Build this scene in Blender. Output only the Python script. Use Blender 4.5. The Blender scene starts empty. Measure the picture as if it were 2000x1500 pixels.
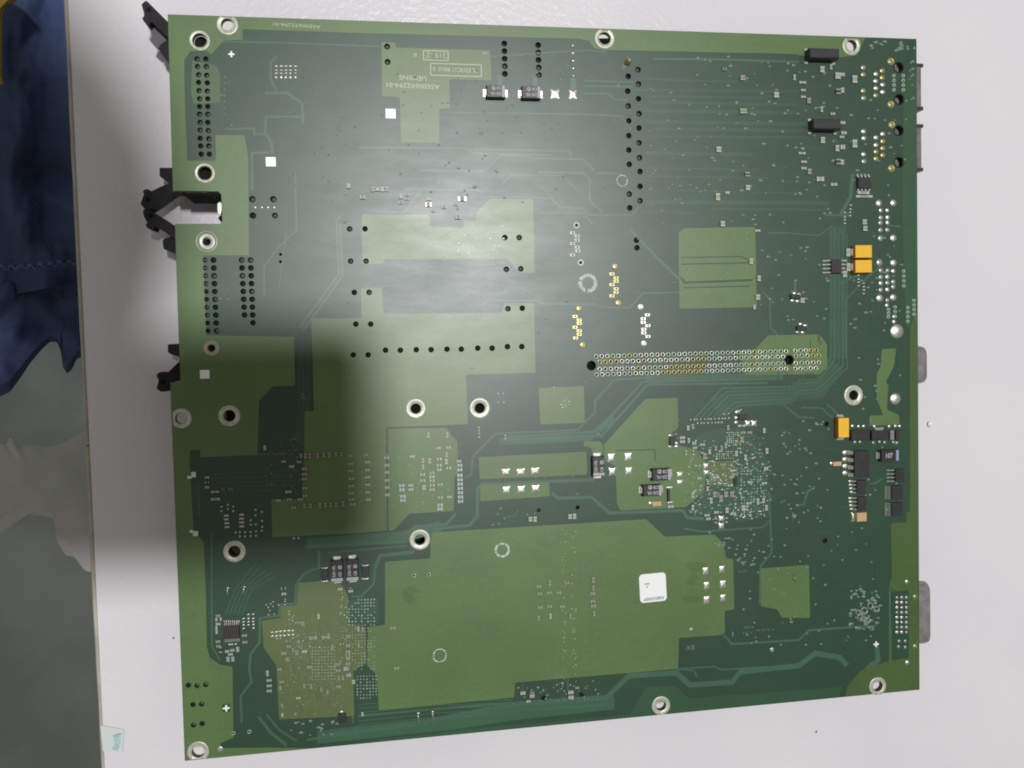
import bpy, bmesh, math, random
import numpy as np
from mathutils import Vector, Matrix, noise
from mathutils.geometry import tessellate_polygon
random.seed(7)
scene = bpy.context.scene
COL = scene.collection
# ------------------------------------------------------------------ camera
HB = 0.0200                       # board top above the table (m)
F = 1550.0                        # focal length in pixels of the 2000 px wide picture
CR = Vector((0.98899178, -0.02549171, 0.14575812))    # camera right
CU = Vector((0.0305111, 0.99901225, -0.03230487))     # camera up
CB = Vector((-0.14479064, 0.03639649, 0.98879268))    # camera back
C0 = Vector((0.0713029, -0.11040406, 0.26774697))     # relative to the board's corner, on its top
cam = bpy.data.cameras.new('camera'); co = bpy.data.objects.new('camera', cam); COL.objects.link(co)
m = Matrix((CR, CU, CB)).transposed().to_4x4(); m.translation = C0 + Vector((0, 0, HB)); co.matrix_world = m
cam.sensor_width = 36; cam.lens = 36*F/2000; cam.clip_start = 0.01; cam.clip_end = 20
scene.camera = co
# ------------------------------------------------------------------ light
w = bpy.data.worlds.new('World'); scene.world = w; w.use_nodes = True
bg = w.node_tree.nodes['Background']; bg.inputs[0].default_value = (1.0, 0.945, 0.89, 1); bg.inputs[1].default_value = 0.275
LP = Vector((0.0921, -0.0738, 0)) + Vector((0.0777, 0.1366, 1.0))*1.6
ld = bpy.data.lights.new('ceiling_lamp', 'AREA'); ld.shape = 'DISK'; ld.size = 0.12; ld.energy = 21.5; ld.color = (0.985, 0.970, 1.0)
lo = bpy.data.objects.new('ceiling_lamp', ld); COL.objects.link(lo); lo.location = LP + Vector((0, 0, HB))
lo.rotation_euler = (Vector((0.085, -0.0704, 0)) - LP).to_track_quat('-Z', 'Y').to_euler()
vs = scene.view_settings; vs.view_transform = 'Standard'; vs.look = 'None'; vs.exposure = 0; vs.gamma = 1
scene.cycles.filter_width = 1.9

# ------------------------------------------------------------------ geometry helpers
def B(x, y, z=0.0):
    """point of the board frame (metres) that stands at height z above the board's top, seen at photo pixel x, y"""
    d = CR*((x-1000)/F) - CU*((y-750)/F) - CB
    return C0 + d*((z-C0.z)/d.z)
def sc(x, y, z=0.0):
    return (B(x+1, y, z)-B(x, y, z)).length
BZ = Vector((0, 0, HB))

class MB:
    def __init__(s): s.v = []; s.f = []; s.m = []; s.sm = []
    def add(s, vs, fs, mi=0, smooth=False):
        o = len(s.v); s.v += [tuple(p) for p in vs]
        for f in fs: s.f.append([i+o for i in f]); s.m.append(mi); s.sm.append(smooth)
    def prism(s, pts, z0, z1, mi=0, inset=0.0, side=None):
        """pts 2-D polygon; walls and caps; inset shrinks the top for a chamfer"""
        a = sum(pts[i][0]*pts[(i+1) % len(pts)][1]-pts[(i+1) % len(pts)][0]*pts[i][1] for i in range(len(pts)))
        if a < 0: pts = pts[::-1]
        n = len(pts); cx = sum(p[0] for p in pts)/n; cy = sum(p[1] for p in pts)/n
        r = max(max(abs(p[0]-cx), abs(p[1]-cy)) for p in pts)
        def ins(p):
            return (p[0]-inset*(1 if p[0] > cx else -1), p[1]-inset*(1 if p[1] > cy else -1)) if inset else p
        top = [ins(p) for p in pts]
        rings = [[(p[0], p[1], z0) for p in pts]]
        if inset: rings.append([(p[0], p[1], z1-inset) for p in pts])
        rings.append([(p[0], p[1], z1) for p in top])
        vs = sum(rings, []); fs = []
        for k in range(len(rings)-1):
            for i in range(n):
                j = (i+1) % n; fs.append([k*n+i, k*n+j, (k+1)*n+j, (k+1)*n+i])
        s.add(vs, fs, side if side is not None else mi)
        o = (len(rings)-1)*n
        tv = rings[-1]; bv = rings[0]
        if n <= 4: s.add(tv, [list(range(n))], mi); s.add(bv, [list(range(n))[::-1]], mi)
        else:
            tr = tessellate_polygon([[Vector(p) for p in tv]])
            s.add(tv, [list(t) if Vector((0, 0, 1)).dot((Vector(tv[t[1]])-Vector(tv[t[0]])).cross(Vector(tv[t[2]])-Vector(tv[t[0]]))) > 0 else list(t)[::-1] for t in tr], mi)
            s.add(bv, [list(t) for t in tr], mi)
    def box(s, x0, y0, z0, x1, y1, z1, mi=0, inset=0.0, side=None):
        s.prism([(x0, y0), (x1, y0), (x1, y1), (x0, y1)], z0, z1, mi, inset, side)
    def lathe(s, prof, n=16, mi=0, c=(0, 0), closed=False, smooth=True, clampy=None):
        vs = []; fs = []
        for (r, z) in prof:
            for i in range(n):
                a = 2*math.pi*i/n; vs.append((c[0]+r*math.cos(a), c[1]+r*math.sin(a), z))
        for k in range(len(prof)-1):
            for i in range(n):
                j = (i+1) % n; fs.append([k*n+i, k*n+j, (k+1)*n+j, (k+1)*n+i])
        if closed:
            k = len(prof)-1
            for i in range(n):
                j = (i+1) % n; fs.append([k*n+i, k*n+j, j, i])
        s.add(vs, fs, mi, smooth)
    def tube(s, pts, r, n=8, mi=0):
        pts = [Vector(p) for p in pts]; vs = []; fs = []
        for i, p in enumerate(pts):
            d = (pts[min(i+1, len(pts)-1)]-pts[max(i-1, 0)]).normalized()
            a = d.cross(Vector((0, 0, 1)))
            if a.length < .1: a = d.cross(Vector((1, 0, 0)))
            a.normalize(); b = d.cross(a); rr = r[i] if isinstance(r, (list, tuple)) else r
            for k in range(n):
                t = 2*math.pi*k/n; vs.append(p+(a*math.cos(t)+b*math.sin(t))*rr)
        for i in range(len(pts)-1):
            for k in range(n):
                j = (k+1) % n; fs.append([i*n+k, i*n+j, (i+1)*n+j, (i+1)*n+k])
        fs.append(list(range(n))); fs.append([(len(pts)-1)*n+k for k in range(n)][::-1])
        s.add(vs, fs, mi, True)
    def mesh(s, name, mats):
        me = bpy.data.meshes.new(name); me.from_pydata(s.v, [], s.f)
        for mm in mats: me.materials.append(mm)
        me.polygons.foreach_set('material_index', s.m); me.polygons.foreach_set('use_smooth', s.sm)
        me.update(); return me
    def build(s, name, mats, parent=None, loc=(0, 0, 0), **kw):
        return link(name, s.mesh(name, mats if isinstance(mats, (list, tuple)) else [mats]), parent, loc, **kw)

def link(name, me, parent=None, loc=(0, 0, 0), rot=0, label=None, kind=None, group=None, cat=None, scale=None):
    o = bpy.data.objects.new(name, me); COL.objects.link(o); o.location = loc
    if rot: o.rotation_euler = (0, 0, rot)
    if scale: o.scale = scale
    if parent is not None: o.parent = parent
    if label: o['label'] = label
    if kind: o['kind'] = kind
    if group: o['group'] = group
    if cat: o['category'] = cat
    return o

def curve_mesh(cu):
    ob = bpy.data.objects.new('tmp', cu); COL.objects.link(ob)
    dg = bpy.context.evaluated_depsgraph_get(); dg.update()
    me = bpy.data.meshes.new_from_object(ob.evaluated_get(dg))
    bpy.data.objects.remove(ob); bpy.data.curves.remove(cu)
    return me

def sheet(name, loops, z0, z1, mat, parent, **kw):
    """flat plate with holes: first loop outside, the rest holes"""
    cu = bpy.data.curves.new(name, 'CURVE'); cu.dimensions = '2D'; cu.fill_mode = 'BOTH'
    for lp in loops:
        sp = cu.splines.new('POLY'); sp.points.add(len(lp)-1)
        for i, p in enumerate(lp): sp.points[i].co = (p[0], p[1], 0, 1)
        sp.use_cyclic_u = True
    cu.extrude = (z1-z0)/2
    me = curve_mesh(cu); me.transform(Matrix.Translation((0, 0, (z0+z1)/2)))
    me.materials.clear(); me.materials.append(mat); me.update()
    return link(name, me, parent, **kw)

def text(s, x, y, hpx, wpx, rot, mat, parent, name='marking', z=0.00012, bold=0.0, zt=0.0):
    """raised or printed lettering centred on pixel x, y; zt = height of the surface that carries it"""
    cu = bpy.data.curves.new(name, 'FONT'); cu.body = s; cu.align_x = 'CENTER'; cu.align_y = 'CENTER'
    cu.size = 1.0; cu.extrude = 0.0; cu.offset = bold; cu.resolution_u = 2
    me = curve_mesh(cu)
    xs = [v.co.x for v in me.vertices]; ys = [v.co.y for v in me.vertices]
    if not xs: return
    k = sc(x, y, zt)
    cx, cy = (max(xs)+min(xs))/2, (max(ys)+min(ys))/2
    me.transform(Matrix.Diagonal((wpx*k/(max(xs)-min(xs)), hpx*k/(max(ys)-min(ys)), 1, 1)) @ Matrix.Translation((-cx, -cy, 0)))
    me.materials.clear(); me.materials.append(mat)
    p = B(x, y, zt); pl = parent.get('_org') if parent else None
    loc = Vector((p.x, p.y, zt+z)) - (Vector(pl) if pl is not None else Vector((0, 0, 0)))
    return link(name, me, parent, loc, rot)

# ------------------------------------------------------------------ materials
def mat(name, col, rough=0.5, metal=0.0, spec=0.5, var=0.0, vscale=80, bump=0.0, bscale=3000, coat=0.0, crough=0.2, col2=None, sheen=0):
    M = bpy.data.materials.new(name); M.use_nodes = True; nt = M.node_tree; b = nt.nodes['Principled BSDF']
    b.inputs['Base Color'].default_value = (*col, 1); b.inputs['Roughness'].default_value = rough
    b.inputs['Metallic'].default_value = metal; b.inputs['Specular IOR Level'].default_value = spec
    b.inputs['Coat Weight'].default_value = coat; b.inputs['Coat Roughness'].default_value = crough
    if var or bump:
        tc = nt.nodes.new('ShaderNodeTexCoord')
    if var:
        n = nt.nodes.new('ShaderNodeTexNoise'); n.inputs['Scale'].default_value = vscale; n.inputs['Detail'].default_value = 6
        n.inputs['Roughness'].default_value = .6
        nt.links.new(tc.outputs['Object'], n.inputs['Vector'])
        r = nt.nodes.new('ShaderNodeValToRGB'); c2 = col2 or tuple(c*(1+var) for c in col); c1 = tuple(c*(1-var) for c in col)
        r.color_ramp.elements[0].position = .32; r.color_ramp.elements[1].position = .68
        r.color_ramp.elements[0].color = (*c1, 1); r.color_ramp.elements[1].color = (*c2, 1)
        nt.links.new(n.outputs['Fac'], r.inputs['Fac']); nt.links.new(r.outputs['Color'], b.inputs['Base Color'])
    if bump:
        n2 = nt.nodes.new('ShaderNodeTexNoise'); n2.inputs['Scale'].default_value = bscale; n2.inputs['Detail'].default_value = 3
        nt.links.new(tc.outputs['Object'], n2.inputs['Vector'])
        bp = nt.nodes.new('ShaderNodeBump'); bp.inputs['Strength'].default_value = bump; bp.inputs['Distance'].default_value = 0.0001
        nt.links.new(n2.outputs['Fac'], bp.inputs['Height']); nt.links.new(bp.outputs['Normal'], b.inputs['Normal'])
    return M

def mask(name, col, bump=0.25):
    """solder mask over the board: stained lacquer, faint mottling, worn gloss"""
    M = bpy.data.materials.new(name); M.use_nodes = True; nt = M.node_tree; b = nt.nodes['Principled BSDF']; L = nt.links.new
    tc = nt.nodes.new('ShaderNodeTexCoord')
    def nz(scale, det=4, rough=.6):
        n = nt.nodes.new('ShaderNodeTexNoise'); n.inputs['Scale'].default_value = scale; n.inputs['Detail'].default_value = det
        n.inputs['Roughness'].default_value = rough; L(tc.outputs['Object'], n.inputs['Vector']); return n.outputs['Fac']
    def ramp(src, p0, p1, v0, v1):
        r = nt.nodes.new('ShaderNodeMapRange'); r.inputs['From Min'].default_value = p0; r.inputs['From Max'].default_value = p1
        r.inputs['To Min'].default_value = v0; r.inputs['To Max'].default_value = v1; L(src, r.inputs['Value']); return r.outputs['Result']
    big = ramp(nz(22, 4), .35, .65, .90, 1.10); fine = ramp(nz(900, 3), .3, .7, .93, 1.07)
    blot = ramp(nz(70, 5, .7), .58, .72, 1.0, .84)
    mu = nt.nodes.new('ShaderNodeMath'); mu.operation = 'MULTIPLY'; L(big, mu.inputs[0]); L(fine, mu.inputs[1])
    mu2 = nt.nodes.new('ShaderNodeMath'); mu2.operation = 'MULTIPLY'; L(mu.outputs[0], mu2.inputs[0]); L(blot, mu2.inputs[1])
    vm = nt.nodes.new('ShaderNodeVectorMath'); vm.operation = 'SCALE'; vm.inputs[0].default_value = col; L(mu2.outputs[0], vm.inputs['Scale'])
    L(vm.outputs[0], b.inputs['Base Color'])
    mp = nt.nodes.new('ShaderNodeMapping'); mp.inputs['Rotation'].default_value = (0, 0, .5); mp.inputs['Scale'].default_value = (1, 3.2, 1); L(tc.outputs['Object'], mp.inputs['Vector'])
    ns = nt.nodes.new('ShaderNodeTexNoise'); ns.inputs['Scale'].default_value = 38; ns.inputs['Detail'].default_value = 8; ns.inputs['Roughness'].default_value = .7; L(mp.outputs['Vector'], ns.inputs['Vector'])
    L(ramp(nz(45, 5, .65), .35, .7, .45, .53), b.inputs['Roughness'])
    L(ramp(ns.outputs['Fac'], .35, .68, .355, .41), b.inputs['Coat Roughness'])
    b.inputs['Specular IOR Level'].default_value = .30
    b.inputs['Coat Weight'].default_value = .95
    bp = nt.nodes.new('ShaderNodeBump'); bp.inputs['Strength'].default_value = bump; bp.inputs['Distance'].default_value = .00004
    L(nz(2600, 3), bp.inputs['Height']); L(bp.outputs['Normal'], b.inputs['Normal'])
    return M

M_base = mask('solder_mask_dark', (0.004, 0.041, 0.014))
M_pour = mask('solder_mask_over_copper', (0.074, 0.143, 0.034))
M_brown = mask('solder_mask_olive', (0.078, 0.115, 0.030))
M_trace = mask('solder_mask_trace', (0.030, 0.096, 0.052))
M_trace2 = mask('solder_mask_trace_green', (0.018, 0.088, 0.034))
M_edge = mat('board_edge', (0.10, 0.11, 0.05), .7)
M_ring = mat('tinned_ring', (0.47, 0.49, 0.39), .42, .35, var=.22, vscale=700, bump=.5, bscale=2500)
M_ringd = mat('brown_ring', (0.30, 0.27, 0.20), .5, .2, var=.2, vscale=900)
M_sold = mat('solder', (0.54, 0.55, 0.48), .33, .85, var=.08, vscale=1500, bump=.4, bscale=1800)
M_soldd = mat('aged_solder', (0.33, 0.36, 0.31), .35, .5, var=.2, vscale=1500)
M_gold = mat('gold_plate', (0.40, 0.36, 0.15), .35, .6, var=.2, vscale=1200)
M_hole = mat('hole_wall', (0.025, 0.028, 0.020), .8, spec=.1)
M_pin = mat('contact_pin', (0.10, 0.11, 0.08), .3, .6)
M_blk = mat('black_epoxy', (0.022, 0.023, 0.023), .42, var=.25, vscale=700, bump=.3, bscale=3000)
M_blk2 = mat('black_connector_plastic', (0.013, 0.012, 0.014), .6, spec=.25, var=.3, vscale=300)
M_brn = mat('brown_epoxy', (0.028, 0.022, 0.020), .45, var=.2, vscale=600)
M_org = mat('yellow_epoxy', (0.78, 0.46, 0.025), .4, var=.05, vscale=500)
M_orgs = mat('yellow_epoxy_side_shade', (0.42, 0.15, 0.02), .5)  # darker tone paints shade onto the sides of the yellow body
M_bar = mat('polarity_grey', (0.36, 0.36, 0.37), .5)
M_blue = mat('polarity_blue', (0.26, 0.30, 0.42), .5)
M_prt = mat('component_print', (0.42, 0.42, 0.42), .6)
M_etch = mat('etched_lettering', (0.42, 0.48, 0.30), .45)
M_silk = mat('white_print', (0.62, 0.66, 0.60), .55, var=.06, vscale=1500)
M_worn = mat('worn_white_ring', (0.42, 0.52, 0.42), .6, var=.35, vscale=900)
M_tan = mat('tan_ceramic', (0.50, 0.33, 0.17), .5)
M_cer = mat('brown_ceramic', (0.22, 0.19, 0.12), .5, var=.2, vscale=1500)
M_res = mat('grey_ceramic', (0.26, 0.30, 0.26), .4, var=.2, vscale=1500)
M_blc = mat('blue_ceramic', (0.22, 0.28, 0.32), .4)
M_via = mat('tented_via', (0.13, 0.20, 0.15), .4)
M_vial = mat('bare_via', (0.34, 0.44, 0.32), .38, .4)
M_shell = mat('nickel_shell', (0.31, 0.30, 0.285), .38, .6, var=.25, vscale=250)
M_lab = mat('label_paper', (0.80, 0.82, 0.80), .5)
M_ink = mat('label_ink', (0.05, 0.05, 0.05), .6)
M_hdark = mat('connector_body_dark', (0.008, 0.008, 0.007), .8, spec=.1)

# ------------------------------------------------------------------ the table, floor and clothes left of it
def grid_mesh(nx, ny, fn, mats, name, parent=None, **kw):
    vs = []; fs = []
    for j in range(ny+1):
        for i in range(nx+1): vs.append(fn(i/nx, j/ny))
    for j in range(ny):
        for i in range(nx):
            a = j*(nx+1)+i; fs.append([a, a+1, a+nx+2, a+nx+1])
    b = MB(); b.add(vs, fs, 0, True); return b.build(name, mats, parent, **kw)

def table_material():
    M = bpy.data.materials.new('white_laminate'); M.use_nodes = True; nt = M.node_tree; b = nt.nodes['Principled BSDF']; L = nt.links.new
    tc = nt.nodes.new('ShaderNodeTexCoord')
    n = nt.nodes.new('ShaderNodeTexNoise'); n.inputs['Scale'].default_value = 14; n.inputs['Detail'].default_value = 5; L(tc.outputs['Object'], n.inputs['Vector'])
    r = nt.nodes.new('ShaderNodeValToRGB'); r.color_ramp.elements[0].position = .3; r.color_ramp.elements[1].position = .7
    r.color_ramp.elements[0].color = (.655, .645, .665, 1); r.color_ramp.elements[1].color = (.700, .692, .700, 1)
    L(n.outputs['Fac'], r.inputs['Fac'])
    # fine grime specks
    v = nt.nodes.new('ShaderNodeTexNoise'); v.inputs['Scale'].default_value = 420; v.inputs['Detail'].default_value = 2; L(tc.outputs['Object'], v.inputs['Vector'])
    mr = nt.nodes.new('ShaderNodeMapRange'); mr.inputs['From Min'].default_value = .74; mr.inputs['From Max'].default_value = .82
    mr.inputs['To Min'].default_value = 1; mr.inputs['To Max'].default_value = .90; L(v.outputs['Fac'], mr.inputs['Value'])
    vm = nt.nodes.new('ShaderNodeVectorMath'); vm.operation = 'SCALE'; L(r.outputs['Color'], vm.inputs[0]); L(mr.outputs['Result'], vm.inputs['Scale'])
    L(vm.outputs[0], b.inputs['Base Color'])
    b.inputs['Roughness'].default_value = .30; b.inputs['Specular IOR Level'].default_value = .5
    n2 = nt.nodes.new('ShaderNodeTexNoise'); n2.inputs['Scale'].default_value = 480; n2.inputs['Detail'].default_value = 2; L(tc.outputs['Object'], n2.inputs['Vector'])
    bp = nt.nodes.new('ShaderNodeBump'); bp.inputs['Strength'].default_value = .6; bp.inputs['Distance'].default_value = .0003
    L(n2.outputs['Fac'], bp.inputs['Height']); L(bp.outputs['Normal'], b.inputs['Normal'])
    return M
M_tab = table_material()
M_trim = mat('beige_edge_band', (0.40, 0.37, 0.31), .5, var=.2, vscale=60)
tz = -HB
E0, E1 = B(133, 0, tz), B(205, 1500, tz)          # inner line of the edge band on the table top
ed = (E1-E0).normalized(); en = Vector((ed.y, -ed.x, 0))
if en.x > 0: en = -en
def ept(t, off, z): p = E0 + ed*t + en*off; return (p.x, p.y, z)
table = link('table', None, None, (0.3, -0.12, -0.75+HB), label='white laminate table with a beige edge band, under the circuit board', cat='table')
table.location = (0.3, -0.12, 0)
TL = Vector(table.location)
def build_table():
    b = MB()
    p = [ept(-.7, 0, 0), ept(1.0, 0, 0), (1.2, ept(1.0, 0, 0)[1], 0), (1.2, ept(-.7, 0, 0)[1], 0)]
    b.prism([(q[0]-TL.x, q[1]-TL.y) for q in p], -.025, 0); b.build('tabletop', M_tab, table)
    # the band: three lengths with chipped gaps, a soft rounded outer arris
    def strip(t0, t1, name='edge_band', w=0.0017):
        b = MB(); N = max(2, int((t1-t0)/.004)); prof = [(0.00008, -.024), (0.00008, 0.00015), (w*.6, 0.0001), (w*.85, -.0003), (w, -.0012), (w, -.024)]
        vs = []; fs = []
        for i in range(N+1):
            t = t0+(t1-t0)*i/N; wob = .00018*noise.noise(Vector((t*90, 3, 0)))+.0003*noise.noise(Vector((t*14, 8, 0)))
            for (o, z) in prof:
                q = ept(t, o+(wob if o > .0005 else 0), z); vs.append((q[0]-TL.x, q[1]-TL.y, z))
        k = len(prof)
        for i in range(N):
            for j in range(k-1): fs.append([i*k+j, i*k+j+1, (i+1)*k+j+1, (i+1)*k+j])
        b.add(vs, fs, 0, True); b.build(name, M_trim, table)
    strip(-.7, .1235); strip(.1240, .1490); strip(.1495, 1.0)
build_table()
# tape on the table's edge
M_tape = mat('pale_tape', (0.60, 0.66, 0.64), .35)
M_tapeb = mat('tape_print', (0.33, 0.50, 0.50), .5, var=.4, vscale=500)
def poly_px(pts, z): return [(B(x, y, z).x, B(x, y, z).y) for x, y in pts]
b = MB(); b.prism([(x-TL.x, y-TL.y) for x, y in poly_px([(197, 1416), (243, 1424), (240, 1468), (202, 1466)], tz)], .0002, .00045)
tp = b.build('tape', M_tape, table)
b = MB(); b.prism([(x-TL.x, y-TL.y) for x, y in poly_px([(221, 1434), (238, 1430), (236, 1452), (230, 1466), (220, 1462), (225, 1448)], tz)], .00046, .0005)
b.build('tape_print', M_tapeb, tp)
# crumbs
def crumb(x, y, r, mt, label, name='crumb', h=1.0):
    p = B(x, y, tz); k = sc(x, y, tz)*r; b = MB(); b.lathe([(k*.7, 0), (k, k*.35*h), (k*.75, k*.8*h), (k*.05, k*h)], 10)
    o = b.build(name, mt, None, (p.x, p.y, .00002), label=label, cat='crumb'); return o
M_pel = mat('white_pellet', (.85, .85, .84), .5)
crumb(1815, 828, 5.5, M_pel, 'small white pellet on the table right of the board', 'pellet')
M_dirt = mat('dirt', (.12, .10, .09), .8)
crumb(339, 1246, 2.0, M_dirt, 'dark crumb on the table left of the board\'s lower part')
crumb(1594, 1429, 1.8, M_dirt, 'dark crumb on the table below the board')

M_floor = mat('grey_green_floor', (0.120, 0.146, 0.122), .6, var=.22, vscale=6, bump=.2, bscale=400)
def floor():
    b = MB(); z = -.72
    b.add([(-2.5, -2.5, z), (3, -2.5, z), (3, 2.5, z), (-2.5, 2.5, z)], [[0, 1, 2, 3]])
    return b.build('floor', M_floor, kind='structure')
floor()
def PW(x, y, z):                                   # world point, z above the table top
    p = B(x, y, z-HB); return Vector((p.x, p.y, z))
M_den = bpy.data.materials.new('blue_denim'); M_den.use_nodes = True
def denim():
    nt = M_den.node_tree; b = nt.nodes['Principled BSDF']; L = nt.links.new
    tc = nt.nodes.new('ShaderNodeTexCoord')
    n = nt.nodes.new('ShaderNodeTexNoise'); n.inputs['Scale'].default_value = 16; n.inputs['Detail'].default_value = 6
    mp = nt.nodes.new('ShaderNodeMapping'); mp.inputs['Scale'].default_value = (.8, 3.0, 1); L(tc.outputs['Object'], mp.inputs['Vector']); L(mp.outputs['Vector'], n.inputs['Vector'])
    r = nt.nodes.new('ShaderNodeValToRGB'); e = r.color_ramp.elements
    e[0].position = .30; e[0].color = (.036, .052, .110, 1); e[1].position = .62; e[1].color = (.060, .092, .205, 1)
    x = e.new(.75); x.color = (.15, .20, .35, 1)
    L(n.outputs['Fac'], r.inputs['Fac']); L(r.outputs['Color'], b.inputs['Base Color']); b.inputs['Roughness'].default_value = .9
    wv = nt.nodes.new('ShaderNodeTexWave'); wv.inputs['Scale'].default_value = 500; wv.bands_direction = 'DIAGONAL'; L(tc.outputs['Object'], wv.inputs['Vector'])
    bp = nt.nodes.new('ShaderNodeBump'); bp.inputs['Strength'].default_value = .4; bp.inputs['Distance'].default_value = .0004
    L(wv.outputs['Fac'], bp.inputs['Height']); L(bp.outputs['Normal'], b.inputs['Normal'])
denim()
def build_jeans():
    jz = -.10
    o0 = PW(60, 350, jz)
    root = link('jeans', None, None, o0, label='dark blue denim trouser leg with worn seam, left of the table\'s edge', cat='jeans')
    low = [(0, 775), (20, 765), (40, 738), (60, 708), (80, 684), (97, 668), (112, 668), (120, 690), (122, 715), (131, 730), (142, 720), (150, 700), (230, 690)]
    def lowy(x):
        if x <= 0: return 775+(-x)*.3
        for (a, b_), (c, d) in zip(low, low[1:]):
            if a <= x <= c: return b_+(d-b_)*(x-a)/(c-a)
        return 690
    def up(u, v):                                   # upper cloth, above the fold
        x = -160+u*380; yb = 575-.20*max(0, x-30)*(1 if x > 35 else 0); y = -160+v*(yb+160)
        z = jz+.005*math.sin(x/26+.9*math.sin(y/160))*min(1, (1-v)*6+.2)+.008*noise.noise(Vector((x/60, y/140, 1)))+.0010*noise.noise(Vector((x/16, y/30, 5)))
        if v > .93: z -= (v-.93)/.07*.010
        z += .004*max(0, 1-abs(y-525+.08*x)/12)
        return PW(x, y, z)-o0
    def dn(u, v):
        x = -160+u*380; y0 = 540; y = y0+v*(lowy(x)-y0)
        z = jz-.013+.005*math.sin(x/33+y/70)+.009*noise.noise(Vector((x/50, y/50, 9)))
        if v > .9: z -= (v-.9)/.1*.02
        if u > .5 and v < .25: z -= (.25-v)*.05
        return PW(x, y, z)-o0
    grid_mesh(90, 160, up, M_den, 'trouser_leg', root)
    grid_mesh(90, 60, dn, M_den, 'trouser_cuff', root)
    # worn seam, short pale threads
    M_thr = mat('pale_thread', (.12, .16, .28), .9)
    b = MB(); rng = random.Random(3)
    for i in range(60):
        x = -10+i*2.7; y = 521-.10*max(0, x-60)+4*math.sin(i*.9); 
        a = up((x+160)/380, min(1, (y+160)/(575+160-.2*max(0, x-35))))
        q = up((x+3+160)/380, min(1, (y+2+rng.uniform(-2, 3)+160)/(575+160-.2*max(0, x-35))))
        b.tube([a+Vector((0, 0, .0009)), (a+q)/2+Vector((0, 0, .0014)), q+Vector((0, 0, .0008))], rng.uniform(.0002, .0006), 5)
    b.build('seam_stitching', M_thr, root, kind='stuff')
build_jeans()
M_yel = mat('mustard_cloth', (.42, .29, .03), .9, var=.2, vscale=40)
def cloth_blob(name, pts, z, mt, label, cat, h=.006, n=26, soft=1.0):
    """a soft flat cloth whose outline follows pts, thick in the middle and rolled under at the rim"""
    P2 = [PW(x, y, z) for x, y in pts]; c = sum(P2, Vector())/len(P2); b = MB(); m_ = []
    per = []
    for i in range(len(P2)):
        p0, p1, p2, p3 = P2[i-1], P2[i], P2[(i+1) % len(P2)], P2[(i+2) % len(P2)]
        for k in range(6):
            t = k/6; per.append(.5*((2*p1)+(p2-p0)*t+(2*p0-5*p1+4*p2-p3)*t*t+(3*p1-p0-3*p2+p3)*t**3))
    N = len(per); vs = []; fs = []; K = 14
    for j in range(K+1):
        s = j/K
        for q in per:
            p = c+(q-c)*(1-s)
            z_ = h*math.sin(min(1, s*3)*math.pi/2)*(1+.5*noise.noise(Vector((p.x*30, p.y*30, 2))))+.35*h*noise.noise(Vector((p.x*90, p.y*90, 4)))*min(1, s*4)
            vs.append((p.x-c.x, p.y-c.y, z_))
    for j in range(K):
        for i in range(N):
            k = (i+1) % N; fs.append([j*N+i, j*N+k, (j+1)*N+k, (j+1)*N+i])
    b.add(vs, fs, 0, True); b.lathe([(.001, 0), (.0011, .0001)], 4)
    return b.build(name, mt, None, c, label=label, cat=cat)
cloth_blob('yellow_cloth', [(-60, -60), (35, -20), (30, 4), (10, 12), (4, 60), (3, 100), (4, 150), (2, 165), (-60, 170)], -.072, M_yel, 'mustard yellow cloth on the jeans, at the left edge by the upper corner', 'cloth')
M_smear = mat('pale_mint_smear', (.46, .50, .45), .95, var=.10, vscale=16, col2=(.52, .51, .49))
rg = random.Random(5); rpts = []
for (x0, y0), (x1, y1) in zip([(-80, 890), (0, 868), (20, 856), (60, 868), (92, 872), (140, 856), (190, 838), (260, 840), (270, 1105)], [(0, 868), (20, 856), (60, 868), (92, 872), (140, 856), (190, 838), (260, 840), (270, 1105), (190, 1112)]): rpts += [(x0, y0), ((x0+x1)/2+rg.uniform(-4, 4), (y0+y1)/2+rg.uniform(-8, 8))]
for (x0, y0), (x1, y1) in zip([(190, 1112), (160, 1108), (125, 1080), (118, 1020), (60, 1010), (0, 1040), (-40, 1020)], [(160, 1108), (125, 1080), (118, 1020), (60, 1010), (0, 1040), (-40, 1020), (-80, 1020)]): rpts += [(x0, y0), ((x0+x1)/2+rg.uniform(-5, 5), (y0+y1)/2+rg.uniform(-8, 8))]
cloth_blob('smear', rpts, -.06, M_smear, 'pale grey rag with a ragged outline below the jeans, beside the table\'s edge', 'smear', h=.003)  # flat cloth standing in for a smeared pale patch

# ------------------------------------------------------------------ the board
board = link('circuit_board', None, None, (0, 0, HB), label='large green printed circuit board lying solder side up on the white table', cat='circuit board')
TH = 0.0020
def circ(x, y, rpx, n=12):
    p = B(x, y); k = sc(x, y)*rpx
    return [(p.x+k*math.cos(2*math.pi*i/n), p.y+k*math.sin(2*math.pi*i/n)) for i in range(n)]
HOLES = []      # (x, y, r) in pixels: real holes through the plate
RINGS = [(444, 48, 21.5, 12), (390, 79, 20.5, 14), (400, 338, 20, 14), (404, 472, 16.5, 8), (413, 680, 16, 7.5), (354, 817, 20.5, 12), (448, 812, 21.5, 12),
         (812, 798, 20, 10), (937, 797, 20.5, 10), (820, 1054, 20.5, 10.5), (458, 1077, 22, 12), (387, 1468, 21.5, 12.5), (1181, 75, 19.5, 11.5),
         (1663, 89, 17.5, 10), (1667, 772, 18.5, 9), (1291, 1378, 18, 9.5), (1714, 1340, 16.5, 9.5)]
for (x, y, R, r) in RINGS: HOLES.append((x, y, r))
JD = []         # dark through holes with a pin inside (x, y, r)
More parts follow.
